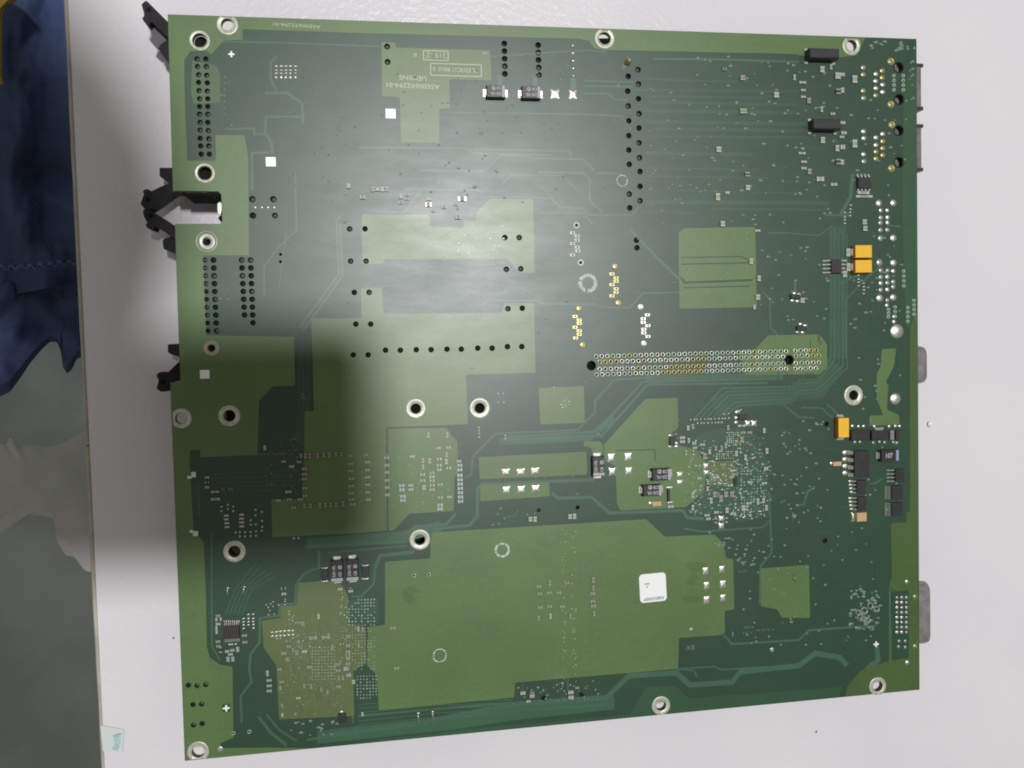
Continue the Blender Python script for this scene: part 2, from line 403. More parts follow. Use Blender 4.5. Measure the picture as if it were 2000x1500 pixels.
hA = [(385, 115), (386, 130), (388, 146), (388, 161), (389, 177), (390, 193), (390, 208), (390, 223), (391, 239), (391, 254), (391, 270), (392, 285), (393, 301),
      (402, 115), (403, 130), (404, 147), (405, 162), (405, 178), (406, 193), (406, 208), (406, 223), (406, 239), (407, 255), (408, 271), (408, 285), (409, 301)]
JD += [(x, y, 4.6) for x, y in hA]
for k in range(10):
    JD += [(400+.7*k, 508+15.35*k, 4.3), (417+.65*k, 508+15.35*k, 4.9)]
for k in range(9):
    JD += [(489.5+.6*k, 508+15.3*k, 4.9)]
    if k < 8: JD += [(472+.8*k, 508+15.3*k, 4.9)]
JD += [(493, 389, 5.5), (534, 389, 5.5), (494, 421, 5.5), (537, 421, 5), (756, 91, 5), (757, 121, 5)]
JD += [(985+.3*k, 85+14.8*k, 4.8) for k in range(5)]+[(1051+.4*k, 88+14.6*k, 4.8) for k in range(5)]
cR = [(1246, 136), (1227, 149), (1247, 164), (1226, 178), (1247, 193), (1227, 207), (1248, 222), (1228, 236), (1248, 250), (1228, 265), (1248, 279), (1228, 293), (1249, 308),
      (1229, 321), (1250, 335), (1250, 364), (1229, 379), (1250, 392), (1230, 406), (1243, 469), (1244, 484)]
JD += [(x, y, 4.6) for x, y in cR]
cC = [(683, 447), (713, 447), (685, 510), (715, 510), (692, 571), (721, 571), (695, 633), (724, 633), (690, 693), (719, 693), (753, 684), (782, 684), (813, 683), (842, 683),
      (873, 682), (901, 682), (933, 680), (961, 680), (991, 677), (1019, 677), (986, 464), (1014, 464), (989, 526), (1017, 525), (992, 603), (1020, 602)]
JD += [(x, y, 4.7) for x, y in cC]
JD += [(368, 1338, 4.5), (385, 1339, 4.5), (402, 1337, 4.5), (377, 1376, 4.5), (394, 1375, 4.5), (378, 1416, 4.5), (395, 1413, 4.5)]
JD += [(1755, 132, 8.5), (1756, 194, 8.5), (1755, 255, 8.5), (1756, 317, 8.5), (1155, 714, 8), (1541, 703, 8)]
JD += [(1611, 1056, 4), (1614, 828, 4), (1052, 996, 3.5), (1128, 991, 3.5), (1061, 1363, 4), (1136, 1356, 4), (548, 497, 2.5), (548, 511, 2.5)]
for j in JD: HOLES.append(j)
OUT = [(327.5, 28), (337.5, 373), (426, 374), (432, 380), (434, 431), (430, 437), (341.5, 437.5), (352, 745), (332.5, 747), (361, 1486), (1796, 1347), (1790, 76)]
outl = [(B(x, y).x, B(x, y).y) for x, y in OUT]
def hol(lp, rad, n=10): return lp
plate = sheet('board_plate', [outl]+[circ(x, y, r, 28 if r > 9.5 else (16 if r > 7 else 10)) for x, y, r in HOLES], -TH, 0, M_base, board)
# edge of the plate: bare fibreglass on every face that is not the top
plate.data.materials.append(M_edge)
for p in plate.data.polygons:
    if p.normal.z < .5: p.material_index = 1

def inside(pt, poly):
    x, y = pt; c = False; n = len(poly)
    for i in range(n):
        x0, y0 = poly[i]; x1, y1 = poly[(i+1) % n]
        if (y0 > y) != (y1 > y) and x < (x1-x0)*(y-y0)/(y1-y0)+x0: c = not c
    return c
def pdist(pt, poly):
    best = 1e9; p = Vector(pt)
    for i in range(len(poly)):
        a = Vector(poly[i]); b_ = Vector(poly[(i+1) % len(poly)]); d = b_-a
        t = max(0, min(1, (p-a).dot(d)/max(1e-9, d.dot(d)))); best = min(best, (a+d*t-p).length)
    return best
def roundc(poly, rad=3.0):
    out = []; n = len(poly)
    for i in range(n):
        a, p, c = Vector(poly[i-1]), Vector(poly[i]), Vector(poly[(i+1) % n])
        d1 = (a-p); d2 = (c-p); r = min(rad, d1.length*.4, d2.length*.4)
        if r < .3: out.append(tuple(p)); continue
        out += [tuple(p+d1.normalized()*r), tuple(p+(d1.normalized()+d2.normalized())*r*.3), tuple(p+d2.normalized()*r)]
    return out
ZP = 0.00005
PC = [0]
def pour(pts, mt=None, z0=0.000004, z1=ZP, name='copper_pour', label=None, rad=2.5):
    PC[0] += 1; z1 += 3e-7*PC[0]; z0 += 1e-7*PC[0]
    pp = roundc(pts, rad) if rad else pts
    lp = [(B(x, y).x, B(x, y).y) for x, y in pp]; hs = []
    for (x, y, r) in HOLES:
        if inside((x, y), pts) and pdist((x, y), pts) > r+.3: hs.append(circ(x, y, r+.05, 28 if r > 9.5 else (16 if r > 7 else 10)))
    return sheet(name, [lp]+hs, z0, z1, mt or M_pour, board, label=label)
edgeL = lambda y: 327.5+(y-28)*.02899 if y < 374 else (341.5+(y-437.5)*.0341 if y < 746 else 332.5+(y-747)*.03857)
LEFT = [(328.2, 28.8), (900, 47.6), (1690, 73.6), (1672, 108), (1640, 112), (1566, 109), (1553, 106), (1500, 104), (1420, 103), (1300, 100), (1180, 98), (1160, 94), (1150, 80), (1130, 76),
        (680, 64), (474, 57), (474, 78), (437, 79), (412, 106), (405, 100), (372, 100), (360, 117), (361, 200), (366, 314), (422, 314), (421, 264), (478, 264), (485, 310), (486, 499),
        (397, 499), (403, 655), (575, 658), (576, 753), (532, 755), (506, 782), (503, 888), (392, 893), (390, 878), (372, 880), (370, 905), (374, 960), (378, 1035), (398, 1060), (402, 1150),
        (404, 1262), (410, 1285), (430, 1298), (454, 1302), (456, 1440), (430, 1452), (432, 1461), (530, 1460), (610, 1461.5), (361.6, 1485.2),
        (333.2, 747.8), (352.8, 745.6), (342.2, 438.2), (430.5, 437.8), (434.8, 431.5), (432.8, 379.5), (426.5, 373.2), (338.3, 372.3)]
pour(LEFT, rad=0)
POURS = [
 [(745, 82), (772, 83), (773, 93), (957, 98), (960, 157), (902, 156), (877, 155), (879, 212), (858, 213), (858, 279), (783, 278), (781, 190), (746, 188)],
 [(706, 419), (838, 419), (841, 443), (905, 444), (906, 432), (930, 431), (930, 415), (957, 388), (1041, 389), (1044, 533), (1015, 533), (1003, 520), (990, 506), (750, 507), (748, 515), (708, 516)],
 [(608, 622), (706, 622), (705, 562), (746, 562), (749, 613), (981, 611), (985, 592), (1043, 592), (1046, 728), (910, 732), (914, 829), (754, 835), (756, 1036), (700, 1041), (532, 1049), (530, 975), (590, 975), (594, 880), (595, 803), (613, 803)],
 [(757, 837), (872, 836), (882, 850), (893, 862), (895, 925), (888, 930), (886, 998), (800, 1003), (770, 1035), (759, 1037)],
 [(935, 893), (1145, 882), (1147, 927), (937, 936)], [(938, 947), (1072, 942), (1074, 969), (938, 979)],
 [(1052, 758), (1140, 754), (1142, 826), (1055, 829)],
 [(1325, 455), (1335, 446), (1475, 443), (1478, 600), (1327, 603)],
 [(1180, 868), (1260, 779), (1323, 777), (1325, 835), (1312, 845), (1325, 870), (1360, 878), (1380, 905), (1375, 960), (1340, 990), (1212, 997), (1205, 985), (1202, 910), (1178, 898)],
 [(752, 1097), (840, 1091), (842, 1040), (1262, 1014), (1298, 1048), (1395, 1044), (1412, 1060), (1418, 1090), (1432, 1092), (1434, 1190), (1415, 1193), (1416, 1235), (1410, 1240), (1326, 1246), (1324, 1306), (1006, 1333), (1004, 1362), (740, 1387), (736, 1318), (717, 1300), (719, 1225), (752, 1220)],
 [(1485, 1110), (1580, 1103), (1582, 1207), (1527, 1206), (1518, 1190), (1486, 1184)],
 [(1445, 683), (1475, 682), (1500, 655), (1600, 653), (1615, 672), (1615, 720), (1598, 731), (1455, 732)],
 [(1722, 682), (1750, 680), (1746, 715), (1730, 745), (1735, 755), (1732, 800), (1755, 810), (1757, 828), (1698, 832), (1698, 812), (1725, 811), (1712, 780), (1712, 730), (1720, 715)],
 [(1140, 862), (1172, 862), (1178, 870), (1176, 890), (1157, 890), (1155, 874), (1140, 872)],
]
for p in POURS: pour(p)
pour([(583, 1138), (655, 1133), (670, 1145), (680, 1165), (680, 1220), (714, 1225), (716, 1295), (690, 1310), (692, 1398), (545, 1405), (540, 1300), (515, 1265), (511, 1212), (548, 1207), (549, 1184), (580, 1182)], M_brown)
pour([(375, 118), (422, 128), (430, 145), (430, 201), (378, 203), (373, 180)], mask('solder_mask_thin_copper', (0.040, 0.098, 0.028)))
pour([(1385, 903), (1433, 900), (1435, 945), (1385, 948)], M_brown)
M_strip = mask('solder_mask_margin', (0.040, 0.085, 0.014))
pour([(1740, 1022), (1770, 1020), (1770, 1000), (1777, 1000), (1777, 640), (1792, 600), (1795, 1346), (1650, 1359.5), (1655, 1340), (1680, 1310), (1700, 1302), (1738, 1290), (1742, 1150)], M_strip)
M_strip2 = mask('solder_mask_margin_teal', (0.010, 0.062, 0.020))
pour([(1764, 160), (1790.3, 120), (1791.5, 595), (1776, 640), (1768, 640), (1762, 420)], M_strip2)
pour([(640, 1458), (900, 1425), (1230, 1395), (1262, 1341), (1318, 1339), (1345, 1363), (1500, 1352), (1645, 1341), (1640, 1360), (1300, 1393.5), (900, 1432.5)], M_strip2)
# windows cut in the pours, where the dark mask shows
def gap(pts, name='mask_window', mt=None): return pour(pts, mt or M_base, ZP*.6, ZP+.00002, name)
gap([(1741, 1155), (1775, 1153), (1775, 1285), (1742, 1290)])
gap([(1752, 690), (1768, 690), (1768, 745), (1735, 748), (1740, 735), (1750, 725)])
gap([(389, 1500-60), (389, 1441)] + [(395, 1441), (395, 1440)]) if False else None
gap([(434, 1375), (449, 1374), (450, 1390), (435, 1391)])

# ---- traces
ZC = [0]
def ribbon(pts, w, mt=None, z0=0.000005, z1=None, name='copper_trace'):
    ZC[0] += 1; z1 = (.000018 + 2.6e-7*ZC[0]) if z1 is None else z1+1e-7*ZC[0]
    P = [Vector(B(x, y)[:2]) for x, y in pts]; L_ = []; R_ = []
    for i, p in enumerate(P):
        a = (p-P[i-1]).normalized() if i else (P[1]-P[0]).normalized(); c = (P[i+1]-p).normalized() if i < len(P)-1 else a
        t = (a+c).normalized(); nrm = Vector((-t.y, t.x)); k = sc(*pts[i])*w/2/max(.5, t.dot(a))
        L_.append(p+nrm*k); R_.append(p-nrm*k)
    b = MB(); n = len(P); vs = [(q.x, q.y, z1) for q in L_]+[(q.x, q.y, z1) for q in R_]+[(q.x, q.y, z0) for q in L_]+[(q.x, q.y, z0) for q in R_]; fs = []
    for i in range(n-1):
        fs += [[i, n+i, n+i+1, i+1], [2*n+i, i, i+1, 2*n+i+1], [n+i, 3*n+i, 3*n+i+1, n+i+1]]
    fs += [[0, 2*n, 3*n, n], [n-1, 2*n-1, 4*n-1, 3*n-1]]
    b.add(vs, fs); return b.build(name, mt or M_trace, board)
M_trace3 = mask('solder_mask_inner_trace', (0.011, 0.062, 0.026))
M_stain0 = mask('solder_mask_brown_trace', (0.060, 0.095, 0.026))
TR = [
 ([(412, 106), (434, 81), (560, 84), (745, 91)], 3), ([(541, 110), (529, 122), (529, 155), (541, 178)], 4), ([(518, 182), (560, 181), (590, 202), (592, 228), (592, 242)], 5),
 ([(589, 228), (519, 228), (518, 262), (497, 262), (496, 251), (440, 252)], 4), ([(520, 262), (530, 278), (533, 302)], 6), ([(528, 298), (492, 299), (492, 372)], 5),
 ([(577, 335), (579, 450), (545, 482), (516, 520), (516, 580)], 3), ([(585, 640), (622, 590), (662, 535), (657, 430), (668, 420)], 4), ([(592, 645), (630, 594), (669, 538), (664, 436)], 4),
 ([(868, 219), (885, 220), (1130, 223), (1215, 227), (1232, 255)], 3), ([(700, 288), (912, 290), (924, 299), (1080, 303)], 4), ([(925, 292), (1110, 295), (1117, 303)], 4),
 ([(820, 333), (945, 335), (978, 304), (1030, 305), (1038, 309), (1138, 311), (1166, 338), (1213, 339)], 4), ([(1050, 337), (1140, 338), (1152, 350), (1151, 392), (1176, 414)], 4),
 ([(960, 110), (1150, 98), (1185, 102)], 3), ([(1140, 158), (1236, 160)], 3), ([(1140, 168), (1236, 170)], 3), ([(1140, 183), (1188, 183), (1199, 194), (1225, 196)], 3),
 ([(1055, 362), (1095, 405), (1138, 407), (1150, 420), (1235, 420), (1248, 404)], 3), ([(1232, 450), (1280, 500), (1326, 545)], 5), ([(1055, 416), (1138, 416), (1158, 438)], 3),
 ([(940, 597), (950, 587), (1050, 587), (1060, 594), (1160, 594), (1176, 600), (1230, 601), (1255, 573), (1326, 571)], 3),
 ([(790, 370), (822, 370), (940, 372)], 5), ([(920, 384), (1030, 386), (1078, 388), (1098, 410)], 3), ([(735, 415), (790, 415), (822, 372)], 4),
 ([(980, 360), (1000, 341), (1100, 343), (1128, 372)], 3), ([(1275, 115), (1400, 116), (1560, 121)], 4), ([(560, 450), (545, 560)], 2),
 ([(922, 893), (967, 847), (1128, 840), (1162, 805), (1162, 783), (1200, 742), (1276, 737)], 4), ([(987, 853), (1165, 843), (1255, 746), (1520, 740), (1536, 722)], 4),
 ([(985, 859), (1175, 852), (1265, 751), (1500, 748)], 4), ([(908, 934), (921, 926), (923, 896)], 4),
 ([(1160, 937), (942, 945), (933, 953), (932, 1009), (917, 1026), (850, 1033), (845, 1060)], 6), ([(1078, 963), (1090, 973), (1156, 971), (1190, 1002), (1334, 997), (1342, 1011), (1375, 1013)], 6),
 ([(596, 1068), (795, 1058)], 5), ([(640, 1080), (795, 1066)], 3), ([(733, 1110), (742, 1085), (810, 1078)], 7), ([(760, 1052), (795, 1040), (812, 1028), (872, 1024), (890, 1003)], 5),
 ([(623, 1075), (623, 1110), (605, 1114), (590, 1125), (579, 1142), (577, 1179), (547, 1181), (545, 1203), (508, 1207), (507, 1255), (489, 1278), (487, 1310), (491, 1332), (470, 1360), (472, 1412)], 5),
 ([(770, 1083), (745, 1086), (733, 1100), (730, 1140), (705, 1165), (688, 1165)], 4), ([(413, 1040), (414, 1262), (430, 1290)], 3), ([(407, 890), (560, 886)], 4),
 ([(1335, 1032), (1370, 1038), (1490, 1030), (1503, 1017)], 3), ([(1502, 960), (1507, 1080), (1485, 1106), (1484, 1180)], 4), ([(1413, 1240), (1430, 1258), (1560, 1250), (1580, 1231), (1660, 1225), (1712, 1222)], 4),
 ([(1555, 988), (1570, 985), (1576, 962), (1592, 950)], 5), ([(1548, 1020), (1548, 1000)], 2),
 ([(620, 1440), (800, 1416), (1000, 1376), (1185, 1362), (1228, 1320), (1322, 1314), (1347, 1338), (1430, 1332), (1446, 1312), (1560, 1300), (1592, 1276), (1640, 1284), (1655, 1300)], 10),
 ([(700, 1398), (1000, 1372)], 4), ([(1330, 1306), (1395, 1302), (1410, 1308), (1500, 1302)], 3), ([(600, 1445), (740, 1420), (1000, 1388), (1190, 1376)], 5), ([(505, 1400), (530, 1432), (560, 1455)], 6), ([(520, 1395), (545, 1425), (580, 1448)], 4),
 ([(1660, 420), (1612, 420)], 4), ([(1500, 455), (1540, 455), (1600, 460), (1625, 440)], 2), ([(1490, 570), (1503, 585), (1505, 640), (1520, 655)], 3), ([(1553, 545), (1553, 570)], 5),
 ([(1665, 340), (1661, 385), (1642, 418)], 7), ([(1640, 555), (1690, 530)], 3), ([(1652, 700), (1652, 585), (1690, 545), (1720, 520)], 3), ([(1735, 440), (1760, 443)], 3),
 ([(1698, 945), (1712, 943), (1722, 934)], 3), ([(1530, 790), (1560, 815), (1590, 816)], 3), ([(1565, 796), (1605, 797), (1618, 810), (1632, 818)], 3), ([(1615, 790), (1640, 812)], 3),
 ([(1712, 1260), (1715, 1290), (1700, 1300), (1690, 1310)], 9), ([(1320, 1306), (1355, 1310), (1362, 1322)], 3), ([(985, 1010), (1005, 1008), (1012, 995)], 2), ([(1745, 1120), (1738, 1150), (1738, 1290)], 4),
 ([(975, 148), (976, 168)], 9), ([(1045, 150), (1046, 168)], 9), ([(1119, 152), (1119, 175)], 11), ([(1020, 1352), (1021, 1334)], 2), ([(1109, 1347), (1109, 1325)], 3),
]
for p, w_ in TR: ribbon(p, w_)
for (y0, y1, x0, x1, w_) in [(155, 160, 1262, 1440, 3), (176, 179, 1240, 1560, 3), (188, 192, 1258, 1500, 3), (200, 205, 1270, 1560, 4), (217, 221, 1258, 1560, 5), (238, 243, 1262, 1600, 5), (252, 256, 1275, 1590, 4),
                             (266, 269, 1260, 1580, 3), (299, 302, 1262, 1470, 5), (328, 332, 1262, 1480, 3), (344, 348, 1262, 1500, 3), (395, 397, 1262, 1620, 6), (415, 416, 1250, 1360, 3), (408, 410, 1390, 1610, 3), (372, 377, 1300, 1560, 2)]:
    ribbon([(x0, y0), ((x0+x1)/2, (y0+y1)/2), (x1, y1)], w_*1.4, M_trace3)
for k in range(6):                                   # the fan and its bundle
    ribbon([(1356+12*k, 818-1.0*k), (1411+6*k, 758+7*k), (1546, 755+6*k)], 3.2, M_trace2 if k % 2 else M_trace)
for k in range(5):
    ribbon([(1546, 757+7*k), (1562, 742+7*k), (1594+2*k, 741+6*k), (1622+8*k, 699+5*k), (1622+8*k, 440+4*k)], 2.6, M_trace if k % 2 else M_trace2)
for k in range(9):                                   # long lines along the lower edge
    ribbon([(700, 1440-8*k), (860, 1422-7.5*k), (1000, 1405-5.5*k)], 1.8, M_trace2)
for k in range(5):
    ribbon([(420, 925+9*k), (580, 920+9*k)], 1.6, M_trace2)
    ribbon([(598+8*k, 655), (598+8*k, 740), (560+5*k, 790), (560+5*k, 860)], 2.2, M_trace2) if False else ribbon([(583+5*k, 660), (583+5*k, 800), (575+3*k, 860)], 1.6, M_trace2)
    ribbon([(500+10*k, 1100+6*k), (460+8*k, 1150), (440+8*k, 1200)], 2, M_trace2)
for pts, w_ in [([(1330, 503), (1448, 501), (1460, 507)], 2), ([(1330, 516), (1474, 513)], 2.2), ([(1329, 541), (1337, 552), (1470, 547)], 4), ([(1335, 562), (1464, 559)], 2),
                ([(1204, 880), (1278, 878), (1280, 900)], 2), ([(756, 836), (914, 830)], 3)]:
    ribbon(pts, w_, M_base, ZP*.6, ZP+.000015, 'mask_gap')

ribbon([(1395, 800), (1440, 775), (1548, 772)], 36, M_trace3, z1=.000012); ribbon([(1548, 765), (1600, 758), (1635, 712)], 34, M_trace3, z1=.000012); ribbon([(1638, 700), (1638, 440)], 30, M_trace3, z1=.000011)
ribbon([(620, 1440), (900, 1410), (1000, 1394), (1200, 1372)], 26, M_trace2, z1=.000012); ribbon([(1260, 740), (1530, 735)], 14, M_trace2, z1=.000012)
ribbon([(975, 862), (1150, 855), (1200, 815)], 14, M_trace2, z1=.000012); ribbon([(600, 1062), (790, 1048), (860, 1028)], 22, M_trace2, z1=.000011)
tr_ = random.Random(21)
pour([(1345, 880), (1352, 855), (1400, 838), (1450, 835), (1500, 900), (1502, 1010), (1440, 1020), (1420, 1000), (1360, 1004)], M_trace3, ZP*.1, .000016)
pour([(676, 1178), (700, 1166), (738, 1168), (740, 1218), (682, 1222)], M_trace3, ZP*.1, .000016)
for i in range(46):
    x = tr_.uniform(1345, 1480); y = tr_.uniform(850, 1008); l_ = tr_.uniform(8, 34); ribbon([(x, y), (x+l_*.7, y-.5), (x+l_, y+tr_.choice((-5, 0, 0, 5)))], 1.7, tr_.choice((M_trace, M_trace2)), z1=ZP+.000004)
for i in range(26):
    x = tr_.uniform(548, 690); y = tr_.uniform(1215, 1380); l_ = tr_.uniform(8, 26); ribbon([(x, y), (x+l_*.3, y+l_), (x+l_*.3, y+l_*1.5)], 1.8, tr_.choice((M_pour, M_stain0)), z1=ZP+.000022)
for i in range(40):
    x = tr_.uniform(1270, 1600); y = tr_.uniform(120, 440); l_ = tr_.uniform(12, 40); ribbon([(x, y), (x+l_, y), (x+l_+5, y+5)], 1.6, M_trace3)
for i in range(34):
    x = tr_.uniform(1500, 1720); y = tr_.uniform(450, 1300); l_ = tr_.uniform(10, 36); q = tr_.random() < .5; ribbon([(x, y), (x+(l_ if q else 0), y+(0 if q else l_)), (x+(l_+6 if q else 6), y+(6 if q else l_+6))], 1.7, M_trace3)
# flux stains with a shape of their own
M_stain = mask('flux_stain', (0.057, 0.120, 0.021))
def stain(x, y, rx, ry, sd):
    q = random.Random(sd); n = 18; ph = q.uniform(0, 6)
    pts = []
    for i in range(n):
        a = 2*math.pi*i/n; rr = 1+.30*math.sin(2*a+ph)+.16*math.sin(5*a+ph*2)+q.uniform(-.08, .08); pts.append((x+rx*rr*math.cos(a), y+ry*rr*math.sin(a)))
    pour(pts, M_stain, ZP*.6, ZP+.000012, 'flux_stain')
stain(797, 1166, 8, 18, 1); stain(806, 1152, 14, 5, 2); stain(1362, 1108, 16, 14, 3); stain(1350, 1170, 14, 9, 4); stain(1353, 1128, 10, 14, 5)
# ---- mounting rings
def ring(x, y, R, r, mt, name='mounting_ring', z=0.00022, n=40, label=None, lip=True):
    p = B(x, y); k = sc(x, y); b = MB(); R_ = R*k; r_ = r*k
    prof = [(r_*1.0, -TH*.98), (r_*1.0, z*.6), (r_*1.06, z), (R_*.72+r_*.28, z*.85), (R_*.97, z*.9), (R_, .00001)] if lip else [(r_, .00001), (r_, z), (R_, z), (R_, .00001)]
    b.lathe(prof, n)
    vs = []
    for v in b.v:                                    # cut off where the board ends
        q = [v[0]+p.x, v[1]+p.y]; q[1] = min(q[1], -.00015)
        ylo = -.2395 if True else 0
        q[1] = max(q[1], -.23975)
        if y > 745: q[0] = max(q[0], .00015)
        vs.append((q[0]-p.x, q[1]-p.y, v[2]))
    b.v = vs
    return b.build(name, mt, board, (p.x, p.y, 0), label=label)
for (x, y, R, r) in RINGS: ring(x, y, R, r, M_ringd if (x, y) == (413, 680) else M_ring, label='brownish press-in ring in the shaded corner' if (x, y) == (413, 680) else None)
# threaded spacers below three of the rings, collar round one
for (x, y, R) in [(390, 79, 13.6), (400, 338, 13.6), (404, 472, 7.8), (413, 680, 7.3)]:
    p = B(x, y); k = sc(x, y); b = MB(); b.lathe([(R*k*.97, -TH), (R*k*.97, -.0035), (R*k*.62, -.0036), (R*k*.58, -.012), (R*k*.02, -.0125)], 24)
    b.build('spacer', M_hole, board, (p.x, p.y, 0))
ring(404, 472, 21, 19.2, M_ring, 'collar', .0004, lip=False)
def worn_ring(x, y, R, r, seed):
    rng = random.Random(seed); p = B(x, y); k = sc(x, y); b = MB(); n = 46; vs = []; fs = []
    for i in range(n):
        a = 2*math.pi*i/n; o = R*k*(1+.07*rng.uniform(-1, 1)); q = r*k*(1+.06*rng.uniform(-1, 1))
        for rr in (q, o): vs.append((rr*math.cos(a), rr*math.sin(a), ZP+.00003))
    for i in range(n):
        if rng.random() < .05: continue
        j = (i+1) % n; fs.append([2*i, 2*i+1, 2*j+1, 2*j])
    b.add(vs, fs); b.build('ring_mark', M_worn, board, (p.x, p.y, 0))
worn_ring(1148, 553, 18, 11.5, 1); worn_ring(981, 1074, 14.5, 10.5, 2); worn_ring(859, 1280, 13.5, 11.5, 3); worn_ring(1215, 353, 11, 9.3, 4)

# ---- pins seated inside the dark holes
def pin_mesh(bright):
    b = MB(); b.lathe([(1.0, -1.9), (1.0, -.9), (.62, -.75), (.30, -.30), (.05, -.22)], 10); return b.mesh('contact_pin', [bright])
PM = [pin_mesh(M_pin), pin_mesh(M_soldd)]
rng = random.Random(11)
WM = MB(); WM.lathe([(1.0, 0.05), (1.0, -1.0)], 12); WM.lathe([(1.0, .05), (1.22, .05), (1.22, 0)], 12); wallm = WM.mesh('hole_rim', [M_hole])
for (x, y, r) in JD:
    p = B(x, y); k = sc(x, y)*r*.97
    if r < 6: link('contact_pin', PM[1 if rng.random() < .5 else 0], board, (p.x+rng.uniform(-.1, .1)*k, p.y+rng.uniform(-.1, .1)*k, 0), scale=(k*.8, k*.8, .001))
for i, (x, y, r) in enumerate(JD):
    p = B(x, y); k = sc(x, y)*r*.985; link('hole_rim', wallm, board, (p.x, p.y, 0), scale=(k, k, TH))

# ---- solder: pads, joints and rings
def blob_mesh(mt, flat=.5, n=12):
    b = MB(); b.lathe([(1, 0), (.95, .25*flat), (.7, .65*flat), (.35, .9*flat), (.02, flat)], n); return b.mesh('solder_joint', [mt])
BL = {m_.name: blob_mesh(m_) for m_ in (M_sold, M_soldd, M_gold)}
def joint(x, y, r, mt=M_sold, h=1.0, name='solder_joint', sx=1.0):
    p = B(x, y); k = sc(x, y)*r; link(name, BL[mt.name], board, (p.x, p.y, ZP*.5), scale=(k*sx, k, k*h), rot=rng.uniform(0, 3) if sx == 1 else 0)
for k in range(5): joint(1118.5+.4*k, 89+14.8*k, 3.6 if k in (1, 2, 3) else 4.2, M_sold if k in (1, 2, 3) else M_soldd)
def pin_post(x, y, r, h, mt):
    p = B(x, y); k = sc(x, y)*r; b = MB(); b.lathe([(k*1.25, 0), (k*1.15, .0004), (k*.9, .0008), (k*.8, h), (k*.5, h+.0003), (.00001, h+.0004)], 12); b.build('pin_post', mt, board, (p.x, p.y, 0))
pin_post(1225, 123, 5.5, .0028, M_gold)
for x, y in [(1740, 120), (1740, 204), (1742, 244), (1741, 329)]:
    ring(x, y, 6.5, 3.6, M_gold, 'gold_ring', .00012, 16, lip=False); joint(x, y, 3.3, M_gold, .3)
# press-fit connector: four rows of gold-and-tin eyelets
EY = [MB() for _ in range(3)]; eym = []
for e_, mt in zip(EY, (M_sold, M_vial, M_gold)):
    e_.lathe([(.48, .02), (.52, .30), (.74, .42), (.96, .28), (1.0, 0)], 12); e_.lathe([(.47, .06), (.02, .02)], 12, 1); eym.append(e_.mesh('eyelet', [mt, M_hole]))
def row(p0, p1, n):
    a, c = B(*p0), B(*p1)
    for i in range(n):
        q = a+(c-a)*(i/(n-1)); k = (c-a).length/35 if n > 6 else .00195
        u = noise.noise(Vector((q.x*60, q.y*200, 3)))
        me = eym[2] if u > .22 or (p0[0] < 1300 and rng.random() < .08) else (eym[0] if rng.random() < .55 else eym[1])
        link('eyelet', me, board, (q.x, q.y, ZP), rot=rng.uniform(0, 6), scale=(.00088, .00088, .0007))
row((1164, 696), (1535, 686), 36); row((1171, 707), (1529, 696.5), 35); row((1171, 721), (1530, 710), 35); row((1165, 731.5), (1535, 720), 36)
for a_, c_ in [((1553, 685), (1594, 684)), ((1554, 695), (1599, 694)), ((1554, 709), (1599, 707.5)), ((1553, 720), (1593, 719))]: row(a_, c_, 5)

def pad_mesh(mt, seed):
    """a tinned pad: pinched, cushion-shaped pool of solder"""
    r_ = random.Random(seed); b = MB(); n = 6; vs = []; fs = []
    for j in range(n+1):
        for i in range(n+1):
            u = i/n*2-1; v = j/n*2-1; pin = 1-.16*(1-v*v); piv = 1-.12*(1-u*u)
            z = .35*(1-u**4)*(1-v**4)*(1+.35*noise.noise(Vector((u*1.5, v*1.5, seed))))
            vs.append((u*pin, v*piv, z))
    for j in range(n):
        for i in range(n): a = j*(n+1)+i; fs.append([a, a+1, a+n+2, a+n+1])
    b.add(vs, fs, 0, True); return b.mesh('solder_pad', [mt])
PDM = [pad_mesh(M_sold, s) for s in (1, 5, 9)]
def pad(x, y, w_, h_, name='solder_pad', z=.0006):
    p = B(x, y); k = sc(x, y); link(name, rng.choice(PDM), board, (p.x, p.y, ZP*.8), scale=(w_*k/2, h_*k/2, z))
for a in [(1084, 183, 17, 18), (1119, 184, 15, 17), (988, 922, 17, 14), (1017, 922, 17, 14), (1045, 920, 17, 14), (989, 957, 16, 15), (1018, 956, 16, 15), (1046, 954, 17, 14), (1194, 894, 15, 17), (1227, 892, 15, 16),
          (1196, 921, 14, 15), (1228, 920, 14, 15), (1328, 927, 12, 11), (1328, 942, 12, 10), (1379, 910, 11, 11), (1380, 923, 11, 10), (1378, 1115, 13, 15), (1380, 1144, 12, 15), (1380, 1172, 13, 15),
          (1410, 1112, 12, 14), (1412, 1141, 13, 15), (1412, 1168, 12, 14), (1461, 827, 11, 11), (1473, 827, 11, 11), (1409, 1013, 11, 11), (1409, 1027, 11, 11)]: pad(*a)
def sq(x, y, w_, h_, mt, name, z0=.00001, z1=None, label=None, th=.00006):
    p = B(x, y); k = sc(x, y); b = MB(); b.box(-w_*k/2, -h_*k/2, z0, w_*k/2, h_*k/2, z1 or (ZP+th)); return b.build(name, mt, board, (p.x, p.y, 0), label=label)
M_shine = mat('tinned_square', (.86, .87, .82), .45, .1)
for a in [(529, 316, 19.5, 18.5), (763, 222, 19.5, 18.5), (400, 731, 18.5, 17.5)]: sq(*a, M_shine, 'fiducial_square')
for a in [(378, 927, 9, 11), (370, 932, 8, 6), (382, 1042, 10, 10), (374, 1038, 7, 6)]: sq(*a, M_silk, 'fiducial_square')
